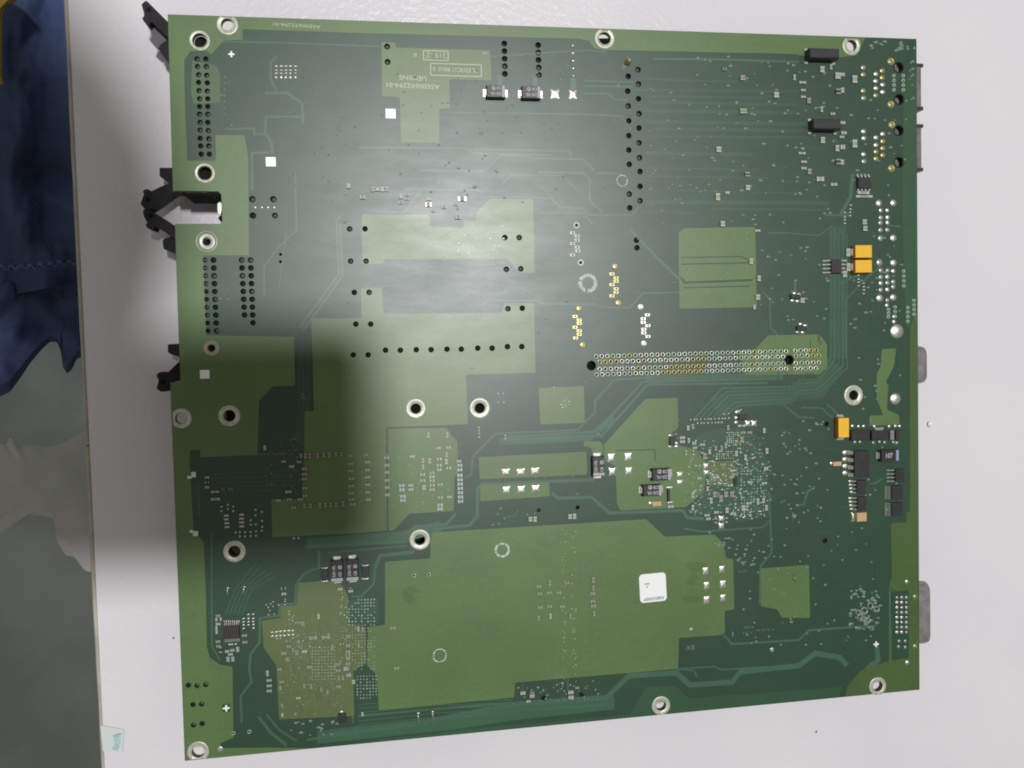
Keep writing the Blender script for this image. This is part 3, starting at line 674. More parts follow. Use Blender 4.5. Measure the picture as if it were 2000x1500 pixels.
for x, y, s_ in [(452, 106, 12), (442, 1383, 13), (1711, 1258, 10)]:
    p = B(x, y); k = sc(x, y)*s_/2; t = k*.28; b = MB()
    b.prism([(-t, -k), (t, -k), (t, -t), (k, -t), (k, t), (t, t), (t, k), (-t, k), (-t, t), (-k, t), (-k, -t), (-t, -t)], .00001, ZP+.00006)
    b.build('fiducial_cross', M_shine, board, (p.x, p.y, 0))
for x, y, r in [(1350, 1229, 3.4), (1508, 1269, 3.8)]: joint(x, y, r, M_sold, .2, 'fiducial_dot')
# footprints with drilled rectangular pads
def footprint(circles, pads, mt, mc):
    for x, y in circles: ring(x, y, 6.2, 3.4, mt, 'drilled_ring', .00012, 16, lip=False); joint(x, y, 3.2, mc, .12, 'hole_fill') if mc else sq(x, y, 5, 5, M_hole, 'drill_hole', th=.00001)
    for x, y in pads:
        sq(x, y, 9.5, 5.2, mt, 'drilled_pad', th=.00008); sq(x+.8, y, 3, 2.8, M_hole, 'drill_dot', th=.0001)
footprint([(1126, 440), (1134, 513)], [(1118, 455), (1127, 461), (1127, 469), (1118, 476), (1127, 483), (1128, 490), (1118, 498)], M_silk, None)
footprint([(1201, 521), (1207, 592)], [(1195, 535), (1203, 543), (1203, 549.5), (1195, 556), (1203, 564), (1203, 571), (1195, 578)], M_gold, M_gold)
footprint([(1130, 603), (1137, 674)], [(1123, 618), (1131, 625), (1131, 631.5), (1123, 639), (1131, 646), (1131, 653), (1124, 660)], M_gold, M_gold)
footprint([(1251, 600), (1257, 671)], [(1264, 615), (1256, 622.5), (1256, 629.5), (1265, 636), (1257, 643), (1257, 650), (1265, 657)], M_sold, M_sold)

# ---- components
def holder(name, x, y, h, mesh, label=None, rot=0):
    p = B(x, y, h); o = link(name, mesh, board, (p.x, p.y, 0), rot=rot, label=label); o['_org'] = (p.x, p.y, 0.0); return o
def tantalum(x, y, w_, h_, horiz, bar_side, h=.0026, body=M_blk, side=None, bar=M_bar, mark=None, label=None):
    """x, y, w_, h_: top face in pixels; leads on the short ends"""
    k = sc(x, y, h); W, H = w_*k/2, h_*k/2; b = MB()
    # moulded body, waisted at the parting line
    def lay(f, z): return [(-W*f[0], -H*f[1], z), (W*f[0], -H*f[1], z), (W*f[0], H*f[1], z), (-W*f[0], H*f[1], z)]
    L4 = lay((1.0, 1.0), .0002)+lay((1.05, 1.05), h*.45)+lay((1.0, 1.0), h*.93)+lay((.96, .96), h); fs = [[3, 2, 1, 0], [12, 13, 14, 15]]
    for r_ in range(3):
        for i in range(4): j = (i+1) % 4; fs.append([r_*4+i, r_*4+j, r_*4+4+j, r_*4+4+i])
    b.add(L4, fs[:1]+fs[1:2], 0); b.add(L4, fs[2:], 1)
    o = holder('capacitor', x, y, h, b.mesh('capacitor', [body, side or body]), label)
    for s_ in (-1, 1):
        t = MB(); e = .0009
        if horiz: t.box(s_*W*1.04, -H*.62, .00008, s_*(W*1.04+e), H*.62, .0004); t.box(s_*W*1.045, -H*.5, .0004, s_*(W*1.045+.00025), H*.5, h*.5)
        else: t.box(-W*.62, s_*H*1.04, .00008, W*.62, s_*(H*1.04+e), .0004); t.box(-W*.5, s_*H*1.045, .0004, W*.5, s_*(H*1.045+.00025), h*.5)
        t.build('terminal', M_sold, o)
    if bar:
        t = MB(); g = .17
        if horiz: t.box(*( (W*(1-2*g), -H*.95) if bar_side > 0 else (-W*.95, -H*.95)), h+.00001, *((W*.95, H*.95) if bar_side > 0 else (-W*(1-2*g), H*.95)), h+.00004)
        else: t.box(-W*.95, H*(1-2*g) if bar_side > 0 else -H*.95, h+.00001, W*.95, H*.95 if bar_side > 0 else -H*(1-2*g), h+.00004)
        t.build('polarity_bar', bar, o)
    if mark:
        for (s_, dx, dy, hh, ww, r_) in mark: text(s_, x+dx, y+dy, hh, ww, r_, M_prt, o, 'marking', .00004, .02, h)
    return o
mkH = [('Ⓟ' if False else 'O', -5, -6, 8, 8, 0), ('P', -5, -6, 5, 3.5, math.pi), ('C8', 6, -6, 6, 9, math.pi), ('220-10L', 0, 5, 6, 22, math.pi)]
mkV = [('O', 6, -8, 8, 8, 0), ('P', 6, -8, 4, 5, math.pi/2), ('C8', 6, 6, 6, 9, math.pi/2), ('220-10L', -6, 0, 6, 24, math.pi/2)]
tantalum(969, 178, 36, 23, True, 1, mark=mkH, label='black tantalum capacitor, left one of the upper pair')
tantalum(1038, 180, 36, 23, True, 1, mark=mkH, label='black tantalum capacitor, right one of the upper pair')
tantalum(1169.5, 911, 23, 37, False, -1, mark=mkV)
tantalum(1293, 927, 36, 22, True, 1, mark=mkH)
tantalum(1275, 958, 36, 21, True, 1, mark=mkH)
tantalum(658, 1116, 24, 42, False, -1, mark=mkV); tantalum(688, 1114, 24, 42, False, -1, mark=mkV)
tantalum(1739, 890, 34, 20, True, 1, h=.0022, bar=M_blue, mark=[('107', -2, 0, 9, 13, 0)])
tantalum(1687, 491, 33, 23, True, 1, h=.0028, body=M_org, side=M_orgs, bar=None, label='yellow tantalum capacitor, upper one of the stacked pair')
tantalum(1687, 520, 33, 23, True, 1, h=.0028, body=M_org, side=M_orgs, bar=None, label='yellow tantalum capacitor, lower one of the stacked pair')
tantalum(1648, 835.5, 21, 36, False, 1, h=.0028, body=M_org, side=M_orgs, bar=None, label='yellow tantalum capacitor standing upright in the photo')
def block(name, x, y, w_, h_, h, body, caps=None, cap_m=M_sold, capf=.22, label=None, inset=.0001):
    k = sc(x, y, h); W, H = w_*k/2, h_*k/2; b = MB(); b.box(-W, -H, .0001, W, H, h, 0, min(inset, W*.3, H*.3))
    if caps:
        for s_ in (-1, 1):
            if caps == 'h': b.box(s_*W*(1-2*capf), -H*1.03, .00009, s_*W*1.06, H*1.03, h+.00003, 1, .00003)
            else: b.box(-W*1.03, s_*H*(1-2*capf), .00009, W*1.03, s_*H*1.06, h+.00003, 1, .00003)
    return holder(name, x, y, h, b.mesh(name, [body, cap_m]), label)
for (x, y, w_, h_, lab) in [(1611, 103.5, 58, 18, 'long black crystal beside the corner mounting ring'), (1616, 242, 54, 18, 'long black crystal, second from the top edge')]:
    o = block('crystal', x, y, w_, h_, .0038, M_blk, label=lab, inset=.0003)
    k = sc(x, y); 
    for sx in (-1, 1):
        for sy in (-1, 1):
            t = MB(); t.box(sx*w_*k*.40, sy*h_*k*.5, .00008, sx*w_*k*.52, sy*(h_*k*.5+.0010), .0005, 0, .0001); t.build('terminal', M_sold, o)
for (x, y) in [(634, 1123), (713.5, 1118)]:
    block('diode', x, y, 14, 23, .0012, M_blk); 
    for dy in (-13, 12.5): pad(x, y+dy, 14, 3.5, 'solder_fillet', .0004)
def chip(x, y, w_, h_, sides, n, plen, h=.0014, body=M_blk, pw=.5, label=None, blobs=False):
    """x, y, w_, h_ top face in pixels; sides: string of l r t b"""
    k = sc(x, y, h); W, H = w_*k/2, h_*k/2; b = MB(); b.box(-W, -H, .0001, W, H, h, 0, .00015)
    o = holder('chip', x, y, h, b.mesh('chip', [body]), label)
    for s_ in sides:
        L2 = (H if s_ in 'lr' else W)*.86; pl = plen*k
        for i in range(n):
            c = -L2+2*L2*i/(n-1); wd = 2*L2/(n-1)*pw/2; t = MB()
            def bx(a0, a1, z0, z1):
                if s_ == 'l': t.box(-W-a1, c-wd, z0, -W-a0, c+wd, z1)
                if s_ == 'r': t.box(W+a0, c-wd, z0, W+a1, c+wd, z1)
                if s_ == 't': t.box(c-wd, H+a0, z0, c+wd, H+a1, z1)
                if s_ == 'b': t.box(c-wd, -H-a1, z0, c+wd, -H-a0, z1)
            bx(.00001, pl*.35, h*.42, h*.55); bx(pl*.35, pl*.5, .0002, h*.55); bx(pl*.5, pl, .00008, .0003)
            t.build('pin', M_sold, o)
    d = MB(); d.lathe([(.0002, h+.00001), (.00001, h+.00001)], 8, c=(-W*.7, H*.7)); d.build('pin_mark', M_brn, o)
    return o
chip(452, 1235.5, 31, 27, 'tb', 8, 7, .0011, M_brn, .45, 'dark brown chip in the lower left part, pins above and below')
chip(1689, 357, 25, 20, 'tb', 4, 7, .0014, M_blk, .5)
chip(1634, 520, 20, 25, 'lr', 4, 14, .0014, M_blk, .35)
chip(1684, 906, 29, 47, 'l', 4, 7, .0022, M_blk, .5, 'largest black chip at the right side')
for i in range(4): joint(1651, 884+13.3*i, 5, M_sold, .6, sx=1.2); 
chip(1683, 951, 18, 24, 'l', 4, 9, .0014, M_blk, .35); chip(1684, 984, 17, 24, 'l', 4, 9, .0014, M_blk, .35)
for yy in (940, 973):
    for i in range(4): joint(1661+.8*i, yy+7*i, 2.4, M_sold, .5, sx=1.6)
chip(1758, 929, 17, 23, 'l', 4, 14, .0014, M_blk, .3)
chip(1753, 962, 21, 24, 'l', 8, 11, .0014, M_blk, .4); chip(1753, 995, 21, 24, 'l', 8, 11, .0014, M_blk, .4)
block('transistor', 1681, 850, 36, 18, .0016, M_blk); block('transistor', 1718, 850, 30, 17, .0016, M_blk); block('diode', 1743, 850, 8, 17, .0012, M_shell); block('diode', 1754, 850, 8, 17, .0012, M_brn)
for x in (1665, 1677, 1687, 1708, 1737, 1749, 1757): joint(x, 832+rng.uniform(0, 2), 3.2, M_sold, .6)
for x in (1670, 1680, 1706, 1718, 1728, 1745, 1752): joint(x, 863+rng.uniform(0, 2), 2.8, M_soldd, .6)
sq(1716, 838, 16, 6, M_sold, 'solder_fillet', th=.0004)
block('capacitor', 1683.5, 1010, 19, 16, .0016, M_tan, label='tan ceramic capacitor below the right hand chips'); pad(1666, 1010, 7, 18, 'solder_fillet', .0012)
block('capacitor', 1636, 906, 16, 8, .001, M_tan); joint(1624, 905, 4, M_sold, .8)
block('capacitor', 1283, 984, 18, 9, .001, M_tan, label='tan ceramic capacitor below the black pair'); joint(1270, 983, 4.4, M_sold, .7)
block('diode', 1306.5, 968, 4, 24, .0012, M_blk); pad(1308, 952, 14, 4, 'solder_fillet', .0004); pad(1309, 981, 13, 4, 'solder_fillet', .0004)
for (x, y, w_, h_) in [(1554, 579, 18, 8), (1566, 641.5, 18, 9), (1451, 815.5, 16, 9), (668, 1404, 16, 20), (1314, 862, 11, 17)]:
    block('transistor', x, y, w_, h_, .0011, M_blk)
for x, y in [(1552, 573), (1561, 575), (1548, 587), (1558, 588), (1564, 633), (1573, 636), (1558, 648), (1568, 649), (1438, 816), (1442, 804), (1439, 805), (1445, 832), (1453, 832), (1438, 825), (667, 1391), (1309, 851), (1321, 866), (1321, 872), (1309, 872)]:
    joint(x, y, 3.1, M_sold, .6, sx=1.3)
block('resistor_array', 1437, 940, 6, 16, .0009, M_blk)
for (x, y) in [(902, 388), (866, 400 - 0)]: pass
SM = []   # small parts: x, y, w, h, caps, kind
def Z(x0, y0, s_, items): return [(x0+a[0]/s_, y0+a[1]/s_)+tuple(a[2:]) for a in items]
V, H_ = 'v', 'h'
SM += Z(740, 830, 8.696, [(838, 172, 5, 9, V, 'c'), (1160, 168, 5, 9, V, 'c'), (1015, 390, 6, 5, H_, 't'), (1178, 382, 8, 5, H_, 'c'), (1150, 503, 4.5, 8, V, 'c'), (567, 536, 9, 4.5, H_, 'r'), (748, 600, 4.5, 8, V, 'c'), (862, 610, 5.5, 9, V, 'c'),
   (1028, 578, 8, 5, H_, 't'), (1025, 685, 8, 5, H_, 't'), (1025, 760, 8, 5, H_, 'c'), (1187, 732, 8, 5, H_, 't'), (750, 710, 4.5, 8, V, 'c'), (1145, 620, 6, 10, V, 'r'), (128, 556, 8, 5, H_, 't'), (133, 683, 8, 5, H_, 'c'), (137, 806, 8, 5, H_, 'c'),
   (138, 940, 8, 5, H_, 'c'), (140, 1061, 8, 5, H_, 'c'), (145, 1187, 8, 5, H_, 'c'), (742, 842, 8, 5, H_, 't'), (903, 815, 7, 4.5, H_, 't'), (900, 880, 9, 6, H_, 'c'), (905, 945, 8, 5, H_, 't'), (745, 945, 8, 5, H_, 't'), (905, 1022, 8, 5, H_, 't'),
   (903, 1097, 8, 5, H_, 't'), (1040, 1012, 8, 4.5, H_, 't'), (540, 1025, 8, 5, H_, 'r'), (545, 1095, 8, 5, H_, 'r'), (388, 1030, 9, 5, H_, 'b'), (390, 1100, 9, 6, H_, 'b'), (408, 1213, 9, 5.5, H_, 'b'), (408, 1282, 9, 5.5, H_, 'b'), (1045, 1232, 8, 4.5, H_, 't'),
   (1200, 1222, 8, 4.5, H_, 'c'), (1040, 1360, 9, 5.5, H_, 'b'), (1040, 1425, 9, 5.5, H_, 'b'), (1360, 615, 8, 4.5, H_, 'r'), (1375, 685, 9, 6, H_, 'r'), (1375, 762, 8.5, 5.5, H_, 'b'), (1375, 855, 9, 6, H_, 'b'), (1378, 930, 9, 5.5, H_, 'b'), (1380, 1003, 9, 5.5, H_, 'b'),
   (1382, 1078, 9, 5.5, H_, 'b'), (1384, 1150, 9, 5.5, H_, 'b'), (1385, 1222, 9, 5.5, H_, 'b'), (1385, 1298, 9, 5.5, H_, 'b'), (765, 1060, 7, 8, V, 'r')])
SM += Z(640, 340, 4.411, [(180, 100, 7, 8, V, 'r'), (300, 197, 9, 7, H_, 'c'), (430, 130, 8, 6, V, 'r'), (390, 130, 6, 8, V, 'c'), (470, 130, 6, 8, V, 'r'), (510, 130, 6, 8, V, 'c'), (630, 190, 6, 8, V, 'r'), (630, 245, 8, 5, H_, 'c'), (685, 180, 7, 4, H_, 'c'), (685, 215, 7, 4, H_, 'c'),
   (872, 215, 10, 5, H_, 'r'), (868, 263, 11, 7, H_, 't'), (1158, 213, 15, 8, H_, 't'), (1004, 285, 9, 5, H_, 'c'), (1105, 262, 9, 5, H_, 'c'), (1125, 370, 11, 8, H_, 'c'), (910, 320, 7, 3, H_, 'c'), (1122, 293, 5, 4, H_, 'c')])
SM += Z(380, 850, 5.263, [(1140, 210, 4.5, 8, V, 't'), (1183, 213, 4.5, 8, V, 't'), (1265, 208, 4.5, 8, V, 't'), (1327, 205, 4.5, 8, V, 't'), (1385, 200, 4.5, 8, V, 't'), (1453, 198, 4.5, 7, V, 't'), (1510, 195, 4, 7, V, 't'), (1600, 210, 7, 4.5, H_, 't'), (1095, 213, 4, 7, V, 't'),
   (1605, 293, 8, 4.5, H_, 't'), (1605, 367, 8, 4.5, H_, 't'), (1612, 445, 9, 5, H_, 't'), (1610, 523, 9, 4.5, H_, 't'), (1612, 598, 9, 4.5, H_, 't'), (1614, 662, 9, 4.5, H_, 't'), (1628, 710, 9, 4.5, H_, 't'),
   (1130, 345, 9, 5, H_, 't'), (1130, 400, 9, 5, H_, 't'), (1128, 450, 9, 5, H_, 't'), (1133, 545, 8, 5, H_, 't'), (1135, 622, 8, 5, H_, 't'), (1090, 660, 9, 5, H_, 't'), (975, 660, 8, 5, H_, 't'), (860, 672, 8, 4.5, H_, 'r'), (1020, 745, 8, 5, H_, 't'), (1075, 275, 8, 5, H_, 't'),
   (1130, 725, 4.5, 8, V, 't'), (1192, 725, 4.5, 8, V, 't'), (1290, 722, 4.5, 9, V, 't'), (1347, 718, 4.5, 8, V, 't'), (1397, 715, 4.5, 8, V, 't'), (1455, 712, 4.5, 8, V, 't'), (1527, 705, 4.5, 9, V, 't'),
   (1762, 203, 7, 5, H_, 't'), (1777, 277, 9, 4.5, H_, 'c'), (1777, 357, 8, 4.5, H_, 'c'), (1780, 433, 9, 4.5, H_, 'c'), (1780, 508, 9, 4.5, H_, 'c'), (1780, 587, 8, 4.5, H_, 'c'), (1785, 662, 9, 4.5, H_, 'c'), (965, 583, 11, 5, H_, 'r'),
   (722, 130, 5, 9, V, 'r'), (998, 322, 9, 5, H_, 'r'), (127, 435, 7, 5, H_, 'r'), (127, 535, 7, 5, H_, 'r'), (127, 485, 7, 5, H_, 'k'), (290, 555, 5, 4, H_, 'k'), (370, 553, 6, 4, H_, 'k'), (210, 582, 14, 4, H_, 'r'), (215, 658, 16, 5, H_, 'r'), (915, 272, 8, 4, H_, 'r')])
SM += Z(1290, 780, 8.696, [(470, 485, 5, 8, V, 'c'), (550, 460, 5, 8, V, 't'), (1150, 480, 5, 8, V, 't'), (372, 650, 9, 5, H_, 'c'), (372, 718, 9, 5, H_, 'c'), (482, 695, 4.5, 8, V, 'r'), (572, 745, 7, 6, H_, 'b'), (715, 768, 8, 4, H_, 'r'), (582, 822, 7, 4, H_, 'c'), (1410, 563, 8, 4.5, H_, 't'), (1515, 563, 8, 4.5, H_, 't'),
   (1382, 678, 7, 9, V, 't'), (432, 905, 4.5, 9, V, 't'), (755, 965, 7, 10, V, 't'), (940, 830, 4.5, 8, V, 't'), (1040, 825, 4.5, 8, V, 't'), (1108, 785, 4.5, 9, V, 't'), (835, 890, 5, 8, V, 'r'), (1290, 920, 5, 9, V, 'r'), (1762, 530, 5, 8, V, 'r'), (1808, 875, 5, 9, V, 'r'),
   (1445, 985, 5, 9, V, 'r'), (945, 1325, 11, 4, H_, 'r'), (1220, 1318, 8, 4, H_, 'r'), (1220, 1210, 8, 4, H_, 'r'), (660, 1340, 7, 4, H_, 'r'), (1795, 1175, 7, 6, H_, 'r'), (1520, 1405, 9, 4, H_, 'r'), (1060, 1110, 9, 4, H_, 't')])
SM += Z(1290, 900, 8.696, [(920, 570, 7, 9, V, 't'), (1030, 640, 7, 11, V, 't'), (1115, 570, 8, 9, V, 't'), (1215, 565, 8, 9, V, 't'), (800, 475, 4.5, 7, V, 'r'), (548, 585, 5, 9, V, 'r'), (860, 675, 5, 10, V, 'r'), (1655, 680, 5, 8, V, 'r'), (1750, 675, 5, 8, V, 'r'), (1800, 795, 5, 9, V, 'r'), (1410, 800, 7, 9, V, 'r'),
   (550, 795, 5, 9, V, 'r'), (950, 875, 8, 4.5, H_, 'r'), (790, 925, 9, 4, H_, 'r'), (812, 985, 8, 4.5, H_, 'r'), (1235, 900, 10, 4, H_, 'r'), (1130, 840, 6, 9, V, 'r'), (175, 778, 10, 5, H_, 'c'), (1765, 380, 9, 4, H_, 'r'), (1500, 720, 9, 4, H_, 'r')])
SM += Z(510, 1130, 8.333, [(935, 615, 4.5, 9, V, 'c'), (1285, 172, 8, 4.5, H_, 'c'), (1458, 205, 8, 4.5, H_, 'c'), (370, 250, 8, 4.5, H_, 'r'), (1583, 820, 4.5, 8, V, 'b'), (845, 965, 14, 7, H_, 't'), (1055, 955, 14, 7, H_, 't'), (1160, 1120, 4.5, 9, V, 't'), (1655, 825, 4, 8, V, 't'), (678, 735, 7, 8, V, 't'),
   (1420, 940, 7, 7, H_, 't'), (1415, 1090, 8, 7, H_, 't'), (1415, 1190, 8, 6, H_, 't'), (1415, 1290, 8, 6, H_, 't'), (1415, 1385, 8, 6, H_, 't'), (1245, 1395, 9, 5, H_, 't'), (705, 1188, 9, 5, H_, 'c'), (450, 1105, 8, 5, H_, 't'), (370, 1215, 9, 6, H_, 't'), (578, 1205, 5, 9, V, 't'),
   (425, 1315, 7, 7, V, 't'), (520, 1165, 4, 7, V, 't'), (365, 160, 9, 5, H_, 'k'), (1590, 1085, 4, 8, V, 't')])
SM += Z(510, 1270, 8.333, [(103, 375, 5, 10, V, 'b'), (130, 492, 9, 4.5, H_, 'b'), (132, 580, 9, 4.5, H_, 'b'), (132, 663, 9, 4.5, H_, 'b'), (335, 515, 8, 4.5, H_, 't'), (300, 310, 7, 5, H_, 't'), (785, 275, 8, 6, H_, 't'), (1250, 232, 8, 5, H_, 't'), (1255, 330, 8, 5, H_, 't'), (1265, 455, 4, 8, V, 't'),
   (1330, 450, 4, 8, V, 't'), (1380, 300, 8, 8, H_, 'b'), (1425, 405, 8, 6, H_, 'b'), (1258, 592, 8, 5, H_, 't'), (705, 580, 4, 8, V, 't'), (815, 585, 4, 9, V, 't'), (980, 635, 4, 7, V, 't'), (1080, 680, 4, 8, V, 't'), (605, 778, 8, 4, H_, 'r'), (315, 615, 4.5, 8, V, 't'), (345, 1055, 4, 7, V, 'c'),
   (340, 895, 4, 6, V, 't'), (562, 1035, 4, 5, V, 't'), (1505, 515, 6, 7, V, 'r'), (1650, 1040, 4, 7, V, 'c')])
SM += Z(320, 1150, 4.411, [(467, 233, 8, 5, H_, 't'), (467, 303, 8, 5, H_, 'r'), (453, 340, 4, 8, V, 'c'), (455, 375, 4, 6, V, 'c'), (467, 455, 8, 5, H_, 't'), (470, 495, 8, 5, H_, 't'), (695, 403, 9, 5, H_, 't'), (698, 460, 9, 5, H_, 't'), (453, 265, 4, 6, V, 'c'), (490, 262, 4, 6, V, 'c'), (488, 525, 5, 12, V, 'k'),
   (636, 522, 6, 9, V, 'b'), (553, 607, 6, 9, V, 'b'), (594, 605, 6, 9, V, 'b'), (575, 565, 8, 4, H_, 'c'), (545, 540, 7, 5, H_, 'r'), (590, 530, 7, 5, H_, 'r'), (1160, 290 - 0, 7, 4, H_, 't')])
SM += Z(700, 1150, 4.411, [(297, 338, 10, 5, H_, 't'), (330, 683, 9, 5, H_, 't'), (1562, 42, 8, 5, H_, 't'), (1643, 35, 8, 5, H_, 't'), (1727, 33, 8, 5, H_, 't'), (1567, 160, 8, 5, H_, 't'), (1648, 152, 8, 5, H_, 't'), (1755, 153, 8, 5, H_, 't'), (1553, 252, 4, 8, V, 't'), (1826, 235, 4, 8, V, 't'), (1655, 235, 4, 9, V, 'c'),
   (1418, 900, 9, 6, H_, 'c'), (1497, 925, 8, 6, H_, 'c'), (1465, 970, 7, 4, H_, 'c'), (1498, 897, 7, 4, H_, 't'), (1830, 893, 9, 6, H_, 'c'), (1832, 935, 9, 6, H_, 'c'), (1885, 853, 7, 4, H_, 't')])
SM += Z(730, 960, 4.411, [(1422, 817, 8, 5, H_, 't'), (1517, 788, 4, 9, V, 't'), (1665, 787, 8, 4, H_, 't'), (1892, 762, 5, 9, V, 't'), (1892, 833, 4, 9, V, 't'), (1887, 878, 8, 5, H_, 't'), (1887, 945, 8, 5, H_, 't'), (1892, 985, 9, 6, H_, 't'), (1898, 1052, 4, 9, V, 't'), (1350, 238, 7, 8, V, 'c'), (1390, 238, 6, 9, V, 'c'), (1692, 215, 7, 8, V, 'c'), (1730, 213, 6, 9, V, 'c')])
SM += Z(1400, 40, 4.411, [(225, 493, 9, 8, V, 't'), (230, 780, 13, 8, V, 't'), (515, 640, 9, 9, V, 'c'), (68, 418, 6, 5, H_, 'k'), (910, 420, 8, 10, V, 'r'), (1045, 475, 10, 10, V, 'c'), (1085, 465, 7, 6, H_, 'r'), (740, 533, 12, 4, H_, 'r'), (745, 600, 8, 4, H_, 'r'), (745, 657, 8, 4, H_, 'c'), (795, 690, 7, 9, V, 't'),
   (1050, 610, 9, 9, V, 'k'), (1085, 600, 6, 8, V, 'r'), (1190, 505, 9, 12, V, 'r'), (1000, 803, 8, 4, H_, 'r'), (1085, 880, 9, 5, H_, 'c'), (1095, 968, 9, 5, H_, 'c'), (1078, 1003, 8, 4, H_, 'r'), (915, 1030, 8, 10, V, 'r'), (1040, 1100, 7, 10, V, 'c'), (1085, 1090, 8, 8, H_, 'r'), (735, 1143, 12, 4, H_, 'r'),
   (750, 1217, 9, 4, H_, 'c'), (750, 1272, 9, 4, H_, 'c'), (800, 1300, 7, 9, V, 't'), (1050, 1215, 9, 9, V, 'k'), (1080, 1220, 7, 8, V, 'r'), (1190, 1060, 9, 13, V, 'r'), (268, 1440, 8, 8, V, 'c'), (265, 1325, 9, 7, V, 'k'), (893, 1365, 13, 8, H_, 'r'), (1010, 1412, 11, 5, H_, 'r'), (18, 1110, 9, 9, V, 'c'), (985, 400, 4, 8, V, 'r'), (670, 490, 4, 9, V, 'r'), (905, 765, 4, 9, V, 'r')])
SM += Z(1400, 340, 4.411, [(270, 115, 8, 8, V, 'c'), (92, 160, 7, 5, H_, 'c'), (10, 195, 8, 12, V, 'c'), (52, 428, 8, 9, V, 'c'), (353, 487, 9, 4, H_, 'c'), (365, 898, 6, 9, V, 'c'), (740, 1088, 8, 8, V, 'r'), (325, 1145, 5, 7, V, 'c'), (355, 1060, 8, 9, V, 'c'), (298, 750, 7, 9, V, 'c'), (1275, 412, 8, 8, V, 'r'), (1280, 468, 8, 8, V, 'r'),
   (1130, 675, 6, 13, V, 'c'), (1133, 800, 6, 13, V, 'c'), (1270, 192, 30, 4, H_, 'r'), (1265, 160, 20, 5, H_, 'r'), (1105, 860, 8, 10, V, 'r')])
M_capc = mat('pale_ceramic', (0.30, 0.32, 0.25), .65, var=.2, vscale=1500); M_soldc = mat('end_cap_tin', (0.40, 0.42, 0.35), .6, .3, var=.3, vscale=300)
kinds = {'c': (M_capc, M_soldc), 't': (M_cer, M_soldd), 'r': (M_res, M_soldc), 'b': (M_blc, M_vial), 'k': (M_blk, M_soldd)}
cache = {}
def smd(x, y, w_, h_, caps, kd):
    key = (caps, kd)
    if key not in cache:
        b = MB(); b.box(-.5, -.5, .05, .5, .5, .92, 0)
        for s_ in (-1, 1):
            if caps == 'h': b.box(s_*.27, -.52, 0, s_*.54, .52, 1.0, 1)
            else: b.box(-.52, s_*.27, 0, .52, s_*.54, 1.0, 1)
        cache[key] = b.mesh('resistor' if kd in 'rk' else 'ceramic_capacitor', list(kinds[kd]))
    hh = .00055 if min(w_, h_) < 6 else .0008
    p = B(x, y, hh); k = sc(x, y, hh)
    link('resistor' if kd in 'rk' else 'ceramic_capacitor', cache[key], board, (p.x, p.y, .00006), rot=rng.uniform(-.03, .03), scale=(w_*k, h_*k, hh))
for s_ in SM: smd(*s_)

# ---- rows of small pads and bare vias
VS = MB(); VL = MB(); VB = MB()
def dot(bm, x, y, r, h=.00010, z=ZP, sx=1.0):
    p = B(x, y); k = sc(x, y)*r; n = 7; a0 = rng.uniform(0, 1); zz = z*.5
    ring_ = [(p.x+k*sx*math.cos(a0+2*math.pi*i/n), p.y+k*math.sin(a0+2*math.pi*i/n), zz) for i in range(n)]
    top = [(p.x+.6*k*sx*math.cos(a0+2*math.pi*i/n), p.y+.6*k*math.sin(a0+2*math.pi*i/n), z+h) for i in range(n)]
    bm.add(ring_+top, [[i, (i+1) % n, n+(i+1) % n, n+i] for i in range(n)]+[[n+i for i in range(n)]], 0, True)
def bar(bm, x, y, w_, h_, h=.00015):
    p = B(x, y); k = sc(x, y); bm.box(p.x-w_*k/2, p.y-h_*k/2, ZP*.6, p.x+w_*k/2, p.y+h_*k/2, ZP+h, 0, min(.0001, w_*k*.3))
for y, hh in ((129, 1.5), (137, 2.6), (143, 3.4), (151, 7)):
    for x in (539, 549, 558, 567, 577): pad(x, y, 6.5, max(3, hh), 'solder_pad', .0002+hh*.00006)
for (x, y) in Z(510, 1130, 8.333, [(178, 875), (245, 870), (312, 865), (378, 858), (445, 853), (512, 848), (178, 940), (245, 936), (312, 933), (378, 928), (447, 921), (515, 917)]): pad(x, y, 6.5, 3.6, 'solder_pad', .0003)
for (x, y) in Z(510, 1130, 8.333, [(82, 425), (157, 408), (195, 375), (118, 468), (193, 453), (140, 520), (122, 585), (210, 578), (390, 335), (390, 370), (390, 425), (283, 430), (452, 530), (455, 583), (457, 670), (508, 632), (510, 685), (558, 722), (535, 598), (410, 1018), (600, 925), (520, 963), (258, 975), (312, 973),
        (600, 1028), (680, 1012), (793, 1035), (793, 1100), (618, 1105), (657, 1128), (1320, 228), (1325, 302), (1455, 155), (953, 1112), (890, 920), (1105, 903)]): dot(VB, x, y, 2.2, .0003)
for (x, y) in Z(1290, 780, 8.696, [(510, 345), (575, 342), (620, 340), (682, 338), (750, 335), (810, 335), (858, 333), (922, 330), (990, 328), (1050, 325), (1098, 325), (1162, 322), (628, 407), (695, 405), (740, 403), (805, 402), (872, 398), (935, 397), (982, 395), (1040, 393), (1340, 452), (1400, 445), (1310, 190), (1365, 180),
        (600, 1128), (665, 1125), (1080, 253), (1155, 240)]): dot(VB, x, y, 2.5, .0003)
